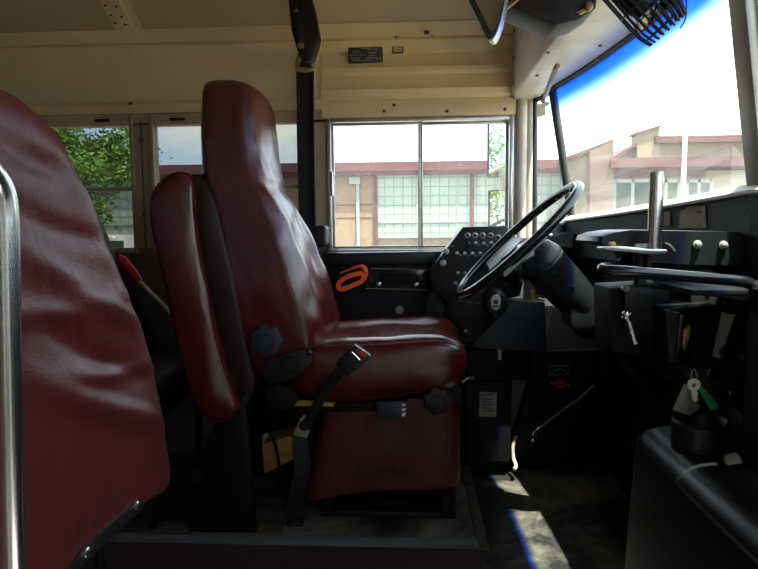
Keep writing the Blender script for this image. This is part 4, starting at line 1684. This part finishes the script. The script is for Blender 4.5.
# ------------------------------------------------------------------ steering wheel and column
SY = 1.95
lo, hi = aY(457, 297, SY), aY(578.5, 183, SY)
C0 = (lo + hi) / 2
av = (hi - lo).normalized()
R = (hi - lo).length / 2 - 0.012
nv = V((-av.z, 0, av.x))
yv = V((0, 1, 0))
sw = thing('steering_wheel', 'large black thin rimmed steering wheel tilted in front of the driver seat', 'steering wheel', C0)
bm = nb()
pts = [C0 + av * (R * math.cos(a)) + yv * (R * math.sin(a)) for a in [2 * PI * i / 96 for i in range(96)]]
tube(bm, pts, 0.0145, 14, closed=True)
# finger notches on the underside of the rim
for i in range(40):
    a = 2 * PI * (i + .5) / 40
    if math.cos(a) < -0.1:
        continue
    c = C0 + av * ((R - 0.012) * math.cos(a)) + yv * ((R - 0.012) * math.sin(a)) - nv * 0.004
    ball(bm, c, 0.0085, (1, 1, 1), 1)
rim = obj('rim', bm, blkg, sw)
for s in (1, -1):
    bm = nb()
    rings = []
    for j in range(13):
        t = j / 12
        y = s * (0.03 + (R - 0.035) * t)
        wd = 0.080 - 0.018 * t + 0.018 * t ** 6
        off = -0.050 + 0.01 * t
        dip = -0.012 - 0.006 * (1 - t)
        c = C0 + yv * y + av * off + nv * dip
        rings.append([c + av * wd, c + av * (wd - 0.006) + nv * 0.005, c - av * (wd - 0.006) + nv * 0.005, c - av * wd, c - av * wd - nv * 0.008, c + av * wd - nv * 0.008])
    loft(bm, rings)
    obj('spoke', bm, spokem, sw, label='flat spoke with window glare painted as grey')
bm = nb()
lathe(bm, C0 - nv * 0.055 - av * 0.045, nv, [(0.0, -0.05), (0.06, -0.05), (0.075, -0.02), (0.078, 0.012), (0.070, 0.036), (0.03, 0.044), (0, 0.045)], 36)
hub = obj('hub', bm, blkg, sw)
bm = nb()
lathe(bm, C0 - nv * 0.012 - av * 0.045, nv, [(0.035, 0.0), (0.033, 0.006), (0.0, 0.008)], 24)
obj('horn_button', bm, blk, hub)

scn = thing('steering_column', 'fat black steering column shroud running down from the wheel into the dash', 'steering column', aY(590, 330, SY))
ax = -nv
cc0 = aY(544, 264, SY)
cc1 = aY(592, 316, SY)
cax = (cc1 - cc0).normalized()
bm = nb()
lathe(bm, cc0, cax, [(0.0, -0.065), (0.045, -0.065), (0.062, -0.05), (0.073, -0.02), (0.074, -0.001)], 36)
lathe(bm, cc0, cax, [(0.070, 0), (0.0725, 0.004), (0.072, 0.012), (0.071, 0.014), (0.068, 0.12), (0.060, 0.18), (0.05, 0.215), (0.0, 0.215)], 36)
obj('shroud', bm, blk, scn)
bm = nb()
tube(bm, [cc1 - cax * 0.03, cc1 + cax * 0.12, V((0.79, SY, 0.46))], 0.026, 14)
obj('shaft', bm, blkm, scn)
bm = nb()
pts = [aY(a, r, SY - 0.055) for a, r in ((570, 300), (584, 290), (596, 302), (605, 314), (603, 322), (593, 331), (576, 332), (569, 326))]
prism(bm, pts, (0, 0.11, 0), 0.012, 3)
yk = obj('tilt_bracket', bm, blk, scn)
for q in ((600, 320, 0.006), (553.5, 273.5, 0.007), (573, 287, 0.004)):
    bm = nb()
    screw(bm, aY(q[0], q[1], SY - 0.058 - (0.010 if q[0] < 590 else 0)), (0, -1, 0), q[2], 0.006)
    obj('bolt', bm, chrome if q[0] > 590 else blkm, yk)
bm = nb()
pxprism(bm, [(531, 290), (535, 289), (535.5, 300), (532, 301)], 1.97, 0.01, 0.001)
obj('yellow_tag', bm, yellow, scn, label='small yellow tag')
bm = nb()
pxprism(bm, [(540, 287), (560, 287), (560, 300), (540, 298)], 1.98, 0.08, 0.004)
obj('column_mount', bm, blkm, scn)
bm = nb()
tube(bm, [aY(535, 299, 1.975), aY(545, 300.5, 1.975)], 0.003, 6)
tube(bm, [aY(535, 295, 1.975), aY(542, 296, 1.975)], 0.003, 6)
obj('cable_clip', bm, alud, scn)

# ------------------------------------------------------------------ dashboard
dh = thing('dashboard', 'black steel dashboard shell below the windshield', 'dashboard', (0.70, 1.5, 0.5))
bm = nb()
sec = [(0.64, 0.985), (0.605, 0.975), (0.585, 0.95), (0.60, 0.70), (0.66, 0.58), (0.80, 0.56), (0.80, 0.985)]
loft(bm, [[V((x - dx, y, z)) for x, z in sec] for y, dx in ((2.42, 0.01), (2.31, 0.01), (2.23, -0.06), (2.05, -0.05), (1.52, -0.05))])  # far end stepped inward to keep sun off the kick panel
sec = [(0.70, 0.90), (0.66, 0.86), (0.66, 0.62), (0.72, 0.60), (0.795, 0.60), (0.795, 0.90)]
loft(bm, [[V((x, y, z)) for x, z in sec] for y in (1.52, 1.03)])
sec = [(0.57, 0.92), (0.55, 0.90), (0.55, 0.66), (0.60, 0.62), (0.795, 0.62), (0.795, 0.92)]
loft(bm, [[V((x, y, z)) for x, z in sec] for y in (1.01, 0.3)])  # near section added further inward to shade the engine cover from sun
obj('dash_shell', bm, blkm, dh)
bm = nb()
box(bm, (0.47, 0.79), (1.03, 1.20), (0.885, 0.895), 0.002)  # thin added shelf that blocks sun from the engine cover and keys
obj('sun_block_shelf', bm, blkm, dh)
bm = nb()
pxprism(bm, [(546, 222), (574, 224), (575, 250), (560, 262), (546, 250)], 2.30, 0.04, 0.004)
obj('gauge_pod', bm, blk, dh)
for q in ((559, 244), (566, 240), (551, 236)):
    bm = nb()
    screw(bm, aY(q[0], q[1], 2.298), (0, -1, 0), 0.009, 0.006)
    obj('gauge_knob', bm, alud, dh)
bm = nb()
loft(bm, [[V((x - 0.004, y, z)) for x, z in ((0.605, 0.978), (0.56, 0.985), (0.47, 0.965), (0.42, 0.945), (0.58, 0.93))] for y in (2.39, 2.18)])  # inner lip drawn out to block sun from the kick panel
obj('gauge_hood', bm, blkg, dh)

# papers stuck on the cowl
def cowl(px, py, off=0.004):
    Y = 1.4
    for _ in range(12):
        t = (GB[1].y - Y) / (GB[1].y - GB[2].y)
        x = GB[1].x + (GB[2].x - GB[1].x) * t + 0.03 * (1 - (2 * t - 1) ** 2)
        zt = GB[1].z + (GB[2].z - GB[1].z) * t - 0.008
        z = aY(px, py, Y).z
        x -= 0.018 + 0.017 * max(0, (zt - z) / (zt - 0.90))
        P = aX(px, py, x - off)
        Y = P.y
    return P


def cowl_sheet(pix, off=0.004, th=0.002):
    return prism(nb(), [cowl(a, r, off) for a, r in pix], (th, 0, 0))


pn = obj('paper_notice', cowl_sheet([(679, 228), (680, 212), (690, 206), (704.5, 206), (705.5, 228)]), paperg)
tag(pn, 'torn greyish paper notice under the windshield', 'paper')
obj('ink_blot', cowl_sheet([(696, 211), (701, 210.5), (700, 214), (697, 213)], 0.006, 0.001), ink, pn)
tag(obj('paper_label', cowl_sheet([(664, 212), (670, 211), (670, 225), (664, 225.5)]), paperg), 'small square label under the windshield left of the torn notice', 'label')

# ------------------------------------------------------------------ door control with chrome lever
dc = thing('door_control', 'black hooded door control box with two bolts and upright steel lever', 'door control', aY(665, 262, 1.30))
bm = nb()
HY = 1.30
hp = [(592, 241), (594, 236), (604, 232), (622, 229.5), (700, 231), (730, 231.5), (736, 236), (737, 241), (733, 255), (731, 265), (680, 264), (640, 262), (632, 250), (594, 244)]
rings = []
loftY = [(1.22, 0.9, 2.0), (1.24, 1.0, 0), (1.34, 1.0, 0), (1.44, 0.96, 0)]
P = [aY(a, r, 1.26) for a, r in hp]
c = sum(P, V()) / len(P)
for Y_, sc, _ in ((1.215, 0.965, 0), (1.225, 1.0, 0), (1.34, 1.0, 0), (1.40, 0.97, 0)):
    rings.append([V((c.x + (p.x - c.x) * sc, Y_, c.z + (p.z - c.z) * sc)) for p in P])
loft(bm, rings)
hd = obj('hood', bm, blk, dc)
bm = nb()
pxprism(bm, [(650, 250), (734, 254), (731, 270), (650, 272)], 1.235, 0.14, 0.006)
obj('lower_housing', bm, blkm, dc)
for q in ((697, 244.5), (723, 245)):
    bm = nb()
    cq = aY(q[0], q[1], 1.213)
    lathe(bm, cq, (0, -1, 0), [(0.0085, 0), (0.0085, 0.003), (0.006, 0.004), (0.006, 0.009), (0.003, 0.011), (0, 0.011)], 12)
    obj('bolt', bm, alud, hd)
bm = nb()
tube(bm, [aY(654, 251, 1.17), aY(656.5, 178, 1.17), aY(656.6, 174, 1.17)], 0.0128, 24)
lv_ = obj('lever', bm, chrome, dc)
bm = nb()
tp = aY(656.6, 174.3, 1.17)
lathe(bm, tp, (0.02, 0, 1), [(0.0129, -0.004), (0.0129, 0.002), (0.010, 0.005), (0.0, 0.0055)], 24)
obj('lever_cap', bm, alu, lv_)
bm = nb()
pxprism(bm, [(604, 247), (626, 246.5), (652, 249), (668, 249.5), (668, 253), (650, 254.5), (628, 252), (604, 250)], 1.14, 0.05, 0.003)
obj('lever_arm', bm, alu, dc)
bm = nb()
pxprism(bm, [(636, 244), (648, 243.5), (648, 248), (635, 248)], 1.165, 0.012, 0.002)
obj('link_block', bm, paperg, dc)
bm = nb()
pxprism(bm, [(610.5, 242), (616.5, 242), (616.5, 247), (610.5, 247)], 1.17, 0.015, 0.003)
obj('amber_plug', bm, amber, dc, label='small amber plug')
bm = nb()
tube(bm, [aY(665, 243, 1.205), aY(670, 245, 1.20), aY(675, 251, 1.20)], 0.002, 6, smooth=4)
obj('cable', bm, tape, dc)
bm = nb()
tube(bm, [aY(640, 250, 1.2), aY(640, 285, 1.2)], 0.012, 10)
tube(bm, [aY(648, 254, 1.19), aY(648, 270, 1.19)], 0.007, 10)
obj('pivot_post', bm, blkw, dc)

# black grab bar over the dash
gb = thing('grab_bar', 'glossy black tubular bar running across in front of the dash controls', 'bar', aY(690, 300, 1.05))
bm = nb()
tube(bm, [aY(628, 264, 1.30), aY(612, 266.5, 1.12), aY(603, 268, 1.05), aY(606, 270.5, 1.02), aY(625, 271.5, 1.01), aY(680, 276, 1.01), aY(738, 281, 1.01), aY(752, 285, 1.01), aY(764, 294, 1.01), aY(775, 320, 1.01), aY(778, 380, 1.01), aY(778, 420, 1.01)],
     0.0095, 16, smooth=6)
obj('bar_tube', bm, blkg, gb)
bm = nb()
lathe(bm, aY(628, 264, 1.30), (0, 1, 0), [(0.02, 0), (0.02, 0.008), (0, 0.008)], 16)
obj('end_flange', bm, blkw, gb)

# ------------------------------------------------------------------ control cluster below the bar
IY = 1.22
ip = thing('instrument_panel', 'dark instrument panel of worn plates and knobs below the black bar', 'panel', aY(700, 380, IY + 0.05))
bm = nb()
pxprism(bm, [(610, 288), (670, 284), (672, 296), (672, 345), (652, 362), (612, 350)], IY + 0.06, 0.12, 0.004)
obj('back_panel', bm, blkm, ip)
bm = nb()
pxprism(bm, [(626, 286.5), (670, 291), (668, 330), (625, 330)], IY + 0.03, 0.02, 0.002)
obj('steel_plate', bm, blkw, ip)
bm = nb()
pxprism(bm, [(690, 294), (762, 303), (762, 400), (716, 400), (705, 372)], IY + 0.01, 0.12, 0.003)
obj('gauge_plate', bm, blkw, ip)
for q in ((626, 289), (725.5, 304), (711, 371), (744, 324)):
    bm = nb()
    lathe(bm, aY(q[0], q[1], IY + 0.01), (0, -1, 0), [(0.007, -0.012), (0.007, 0.003), (0.005, 0.006), (0, 0.006)], 14)
    obj('mount_bolt', bm, alud if q[0] < 640 else blkw, ip)
bm = nb()
pxprism(bm, [(723, 312), (728, 314.5), (735, 315), (720, 358), (712, 356)], IY + 0.005, 0.004)
obj('tape_strip', bm, tape, ip, label='torn beige tape strip')
# black shifter style box with amber window
bm = nb()
pxprism(bm, [(664, 308), (716, 304), (722, 314), (710, 372), (670, 362)], IY - 0.03, 0.09, 0.006, 3)
bx = obj('control_box', bm, blk, ip)
bm = nb()
pxprism(bm, [(680, 314), (698, 313), (692, 362), (676, 358)], IY - 0.036, 0.01, 0.003)
obj('window_plate', bm, blkg, bx)
bm = nb()
pxprism(bm, [(684, 330), (690, 324), (692, 330), (688, 344), (685, 352), (683, 345)], IY - 0.040, 0.006, 0.002)
obj('amber_pointer', bm, brasst, bx, label='dull amber pointer')
bm = nb()
tube(bm, [aY(664, 309, IY - 0.034), aY(679, 313, IY - 0.034)], 0.0018, 6)
obj('box_edge', bm, alud, bx)
for q, rr in (((726, 352), 0.016), ((711, 371), 0.014), ((752, 331), 0.012), ((744, 345), 0.014), ((754, 308), 0.01), ((732, 392), 0.013)):
    bm = nb()
    lathe(bm, aY(q[0], q[1], IY + 0.01), (0, -1, 0), [(rr, 0), (rr, 0.012), (rr * .7, 0.014), (rr * .6, 0.010), (rr * .3, 0.010), (rr * .25, 0.022), (0, 0.022)], 20)
    obj('knob', bm, blkg, ip)
bm = nb()
pxprism(bm, [(750, 329), (755, 325.5), (757, 328), (752, 333)], IY - 0.006, 0.01, 0.001)
pxprism(bm, [(742, 356), (746, 356), (745, 361), (741, 360)], IY - 0.006, 0.01, 0.001)
obj('bright_tab', bm, alu, ip)
# chrome toggle lever
cl = thing('chrome_lever', 'short chrome lever handle pointing down left of the control box', 'lever', aY(632, 345, 1.18))
bm = nb()
tube(bm, [aY(626, 315, 1.18), aY(629, 322, 1.18), aY(635.5, 343, 1.18)], [0.010, 0.0075, 0.009, 0.009], 14, smooth=5)
ball(bm, aY(626, 314.5, 1.18), 0.0078)
obj('handle', bm, chrome, cl)
bm = nb()
tube(bm, [aY(632, 330, 1.185), aY(646, 330.5, 1.20), aY(650, 330, 1.26)], 0.004, 8)
obj('pivot_rod', bm, chrome, cl)
# keys with green tag
ky = thing('key_ring', 'silver key hanging from the ignition with a green plastic tag', 'keys', aY(697, 405, 1.10))
bm = nb()
c = aY(693.5, 384.5, 1.10)
lathe(bm, c, (0, -1, 0), [(0.0035, 0), (0.0115, 0), (0.0115, 0.0025), (0.0035, 0.0025), (0.0035, 0.0)], 20)
pxprism(bm, [(691.5, 388), (696, 388), (698, 394), (697, 397), (698, 399), (695, 402), (692.5, 400)], 1.10, 0.002)
obj('key', bm, nickel, ky)
bm = nb()
tube(bm, [aY(694 + 3 * math.cos(a), 376 + 6 * math.sin(a), 1.105) for a in [2 * PI * i / 20 for i in range(20)]], 0.0012, 6, closed=True)
obj('split_ring', bm, alud, ky)
bm = nb()
pxprism(bm, [(698.5, 389), (702.5, 386.5), (719, 405), (716, 410.5), (711, 410)], 1.108, 0.003, 0.001)
obj('key_tag', bm, green, ky, label='green plastic tag')
bm = nb()
lathe(bm, aY(694, 371, 1.12), (0, -1, 0), [(0.010, -0.04), (0.010, 0.0), (0.007, 0.004), (0, 0.004)], 16)
obj('ignition_barrel', bm, blkw, ky)

# ------------------------------------------------------------------ engine cover
ec = thing('engine_cover', 'black moulded engine cover box with rounded edges at the lower right', 'engine cover', (0.75, 0.9, 0.0))
X0e = 0.485
TZ = 0.555
bm = nb()
prism(bm, [V((X0e - 0.02, 0.52, 0.0)), V((0.795, 0.52, 0.0)), V((0.795, 0.52, TZ + 0.06)), V((X0e + 0.12, 0.52, TZ + 0.015)), V((X0e + 0.01, 0.52, TZ))], (0, 0.84, 0), 0.045, 6)
obj('cover_body', bm, blk, ec)
# raised moulded tray with two cup wells
bm = nb()
rings = []
for z, s in ((TZ - 0.02, 1.05), (TZ + 0.03, 1.0), (TZ + 0.085, 0.95), (TZ + 0.098, 0.9), (TZ + 0.095, 0.84)):
    rg = []
    for i in range(48):
        a = 2 * PI * i / 48
        x = math.copysign(abs(math.cos(a)) ** .5, math.cos(a)) * 0.085 * s
        y = math.copysign(abs(math.sin(a)) ** .5, math.sin(a)) * 0.115 * s
        rg.append(V((0.69 + x, 1.10 + y, z)))
    rings.append(rg)
rings.append([V((0.69 + (p.x - 0.69) * .95, 1.10 + (p.y - 1.10) * .95, TZ + 0.04)) for p in rings[-1]])
loft(bm, rings)
tr = obj('moulded_tray', bm, blk, ec)
for (cx_, cy_) in ((0.575, 1.20), (0.66, 1.02)):
    bm = nb()
    lathe(bm, V((cx_, cy_, TZ + 0.0)), (0, 0, 1), [(0.054, 0.0), (0.055, 0.045), (0.055, 0.058), (0.050, 0.063), (0.045, 0.056), (0.040, 0.01), (0, 0.01)], 32)
    obj('cup_well', bm, blk, ec)
bm = nb()
prism(bm, [aY(a, r, 1.20) for a, r in ((673, 410), (684, 385), (688, 384.5), (697, 392), (700, 408), (690, 416))], (0.0, 0.004, 0.0), 0.001)
tag(obj('steel_flap', bm, alud), 'small bent metal flap behind the keys above the engine cover', 'flap')
bm = nb()
prism(bm, [aY(a, r, 1.00) for a, r in ((727, 457.5), (739, 454.5), (743, 463.5), (728, 465.5))], (0.0, 0.012, 0.0), 0.001)
tag(obj('paper_tab', bm, paperg), 'small white paper tab on top of the engine cover', 'paper')

# ------------------------------------------------------------------ overhead things
mr_ = thing('interior_mirror', 'inside rear view mirror with dark rim hanging from the ceiling', 'mirror', aY(492, -10, 1.25))
mpx = [(455, -40), (466, -6), (469, 3), (479, 22), (484, 34), (488.5, 41.5), (492, 42), (496, 37), (501, 22), (505, 4), (510, -40)]
MYY = 1.25
bm = nb()
P = [aY(a, r, MYY) for a, r in mpx]
nrm = V((-0.30, -0.95, -0.1)).normalized()
P = relax(resample(P, 60), 1)
prism(bm, P, (0.010, 0.028, 0.0), 0.006, 3)
mh = obj('mirror_shell', bm, alu, mr_)
bm = nb()
c = sum(P, V()) / len(P)
P2 = [c.lerp(p, 0.97) + V((-0.001, -0.004, 0)) for p in P]
prism(bm, P2, (0.002, 0.006, 0), 0.001)
obj('mirror_rim', bm, rubber, mh)
bm = nb()
P3 = [c + (p - c) * 0.80 + V((0.004, -0.0065, 0)) for p in P]
prism(bm, P3, (0.001, 0.003, 0))
obj('mirror_glass', bm, mirrorm, mh)
bm = nb()
q = aY(505, 8, 1.27)
tube(bm, [q, aY(512, 3, 1.29), aY(522, -6, 1.34)], 0.006, 8)
obj('mirror_bracket', bm, brasst, mr_)

# black overhead speaker box
ob = thing('overhead_box', 'black angular box hanging from the ceiling above the windshield header', 'box', aY(560, -20, 1.45))
bm = nb()
P = [aY(a, r, 1.36) for a, r in ((508, 5), (556, 24.5), (578, 20), (596, 8), (604, -60), (508, -60))]
prism(bm, P, (0, 0.10, 0), 0.004)
obj('box_shell', bm, brownb, ob)
bm = nb()
screw(bm, aY(588, 7, 1.358), (0, -1, 0), 0.010, 0.01)
pxprism(bm, [(575, 12), (590, 5), (594, 7), (580, 15)], 1.355, 0.01, 0.002)
obj('box_clip', bm, brasst, ob)

# caged dash fan
fn = thing('cage_fan', 'small electric fan in a wire cage hanging at the top of the windshield', 'fan', aY(640, 0, 1.12))
fc_ = aY(644, 6, 1.12)
fa = (aY(668, 30, 1.12) - aY(630, -12, 1.12)).normalized()
fu = V((fa.z, 0, -fa.x))
fw = V((0, 1, 0))
f0 = aY(630, -12, 1.12)
bm = nb()
lathe(bm, f0, fa, [(0, -0.05), (0.03, -0.05), (0.034, 0.0), (0.032, 0.03), (0.022, 0.05), (0.0, 0.055)], 24)
obj('motor', bm, blkw, fn)
bm = nb()
for k in range(4):
    a0 = PI / 2 * k + 0.4
    rings = []
    for j in range(6):
        rr = 0.012 + 0.024 * j / 5
        cdir = fu * math.cos(a0) + fw * math.sin(a0)
        tdir = -fu * math.sin(a0) + fw * math.cos(a0)
        c = f0 + fa * 0.062 + cdir * rr
        hw = 0.010 + 0.010 * math.sin(PI * j / 5)
        rings.append([c + tdir * hw + fa * 0.007, c - tdir * hw - fa * 0.007, c - tdir * hw - fa * 0.009, c + tdir * hw + fa * 0.005])
    loft(bm, rings)
obj('fan_blades', bm, blkg, fn)
bm = nb()
NR = 22
for k in range(NR):
    a0 = 2 * PI * k / NR
    cdir = fu * math.cos(a0) + fw * math.sin(a0)
    tube(bm, [f0 + cdir * 0.041 - fa * 0.06, f0 + cdir * 0.043 + fa * 0.055, f0 + cdir * 0.041 + fa * 0.082, f0 + cdir * 0.036 + fa * 0.100], 0.0021, 6, smooth=2)
for rr, h in ((0.043, -0.03), (0.0435, 0.03), (0.037, 0.088)):
    tube(bm, [f0 + (fu * math.cos(a) + fw * math.sin(a)) * rr + fa * h for a in [2 * PI * i / 32 for i in range(32)]], 0.0018, 6, closed=True)
obj('wire_cage', bm, blkw, fn)
bm = nb()
tube(bm, [aY(684, -30, 1.12), aY(686.5, 5, 1.12), aY(685, 20, 1.12), aY(680, 28, 1.12)], 0.0015, 6, smooth=4)
obj('cord', bm, bluegrey, fn)
bm = nb()
tube(bm, [f0 - fa * 0.04, f0 - fa * 0.09 + V((0, 0.02, 0.01)), V((f0.x - 0.02, f0.y + 0.05, ZC + 0.06))], 0.008, 8)
obj('mount_stem', bm, blkw, fn)

# metal strap clip with a white tag in the corner above the quarter window
cp = thing('hanging_clip', 'pale metal strap with a white tag hanging in the corner above the quarter window', 'clip', aY(545, 117, 1.90))
bm = nb()
P = [aY(a, r, 1.90) for a, r in ((554, 66), (558, 65), (559, 68), (547, 97), (545, 101), (542, 100), (543, 96))]
prism(bm, P, (0, 0.004, 0), 0.001)
obj('strap', bm, alud, cp)
bm = nb()
pxprism(bm, [(537, 104), (545, 103), (546, 115), (538, 117.5)], 1.905, 0.002)
obj('tag', bm, sticky, cp)
bm = nb()
screw(bm, aY(543, 101, 1.898), (0, -1, 0), 0.007, 0.006)
screw(bm, aY(557, 66.5, 1.898), (0, -1, 0), 0.009, 0.008)
obj('rivet', bm, brasst, cp)

# notice plates on the cove panel
np_ = thing('notice_plate', 'black plate with rows of pale lettering on the cream cove panel', 'plate', aY(365, 62, 2.455))
PYY = 2.447
bm = nb()
pxprism(bm, [(348, 43.5), (382.5, 42), (383, 61.5), (348.5, 63)], PYY, 0.012, 0.001)
obj('plate', bm, ink, np_)
bm = nb()
for (a, c, r) in [(352, 376, 46), (361, 370, 48.5), (367, 378, 49.5), (352, 359, 52), (368, 376, 52.8), (350, 357, 55.3), (359, 366, 55), (368, 376, 55.5), (350, 360, 58.5), (366, 376, 58), (352, 372, 60.5), (376, 381, 58.5)]:
    p, q = aY(a, r, PYY), aY(c, r - 0.4, PYY)
    box(bm, (p.x, q.x), (PYY - 0.001, PYY), (p.z - 0.0018, p.z + 0.0018))
obj('lettering', bm, inkg, np_)
nf = thing('framed_notice', 'small cream notice in a dark frame on the cove panel', 'notice', aY(398, 53, 2.455))
bm = nb()
pxprism(bm, [(392, 38), (403, 37.5), (403.5, 52.5), (392.2, 53)], PYY, 0.012, 0.0005)
obj('frame', bm, ink, nf)
bm = nb()
pxprism(bm, [(393.6, 39.3), (401.8, 38.9), (402, 51.2), (393.8, 51.6)], PYY - 0.001, 0.002)
pg = obj('notice_sheet', bm, sticky, nf)
bm = nb()
for (a, c, r) in [(395, 398, 42.5), (395, 397, 46), (398, 400.5, 47.5), (396, 401, 49.5)]:
    p, q = aY(a, r, PYY), aY(c, r, PYY)
    box(bm, (p.x, q.x), (PYY - 0.002, PYY - 0.001), (p.z - 0.0012, p.z + 0.0012))
obj('print_line', bm, ink, pg)
# ================================================================== LIGHT
wd = bpy.data.worlds.new('sky')
S.world = wd
wd.use_nodes = True
n, l = wd.node_tree.nodes, wd.node_tree.links
bg = n['Background']
tc = n.new('ShaderNodeTexCoord')
nz = N(n, 'ShaderNodeTexNoise', Scale=3.5, Detail=6.0, Roughness=0.55)
mp = N(n, 'ShaderNodeMapping')
mp.inputs['Scale'].default_value = (1, 1, 3.5)
l.new(tc.outputs['Generated'], mp.inputs['Vector'])
l.new(mp.outputs[0], nz.inputs['Vector'])
cr = n.new('ShaderNodeValToRGB')
cr.color_ramp.elements[0].position = 0.40
cr.color_ramp.elements[0].color = (0.50, 0.68, 0.95, 1)
cr.color_ramp.elements[1].position = 0.58
cr.color_ramp.elements[1].color = (1.0, 1.0, 1.0, 1)
l.new(nz.outputs['Fac'], cr.inputs['Fac'])
l.new(cr.outputs[0], bg.inputs['Color'])
bg.inputs['Strength'].default_value = 5.0
sd = bpy.data.lights.new('sun', 'SUN')
sd.energy = 22.0
sd.angle = math.radians(0.6)
sd.color = (1.0, 0.94, 0.84)
so = bpy.data.objects.new('sun', sd)
COL.objects.link(so)
tosun = V((0.175, -0.26, 1.0)).normalized()
so.rotation_euler = tosun.to_track_quat('Z', 'Y').to_euler()
so.location = (0, 0, 12)

S.view_settings.view_transform = 'Standard'
S.view_settings.look = 'None'
S.view_settings.gamma = 1.0
S.view_settings.exposure = 0.0
S.view_settings.use_curve_mapping = False
S.cycles.use_denoising = True
S.cycles.max_bounces = 14
S.cycles.diffuse_bounces = 8
S.cycles.transparent_max_bounces = 16
S.cycles.sample_clamp_indirect = 8.0
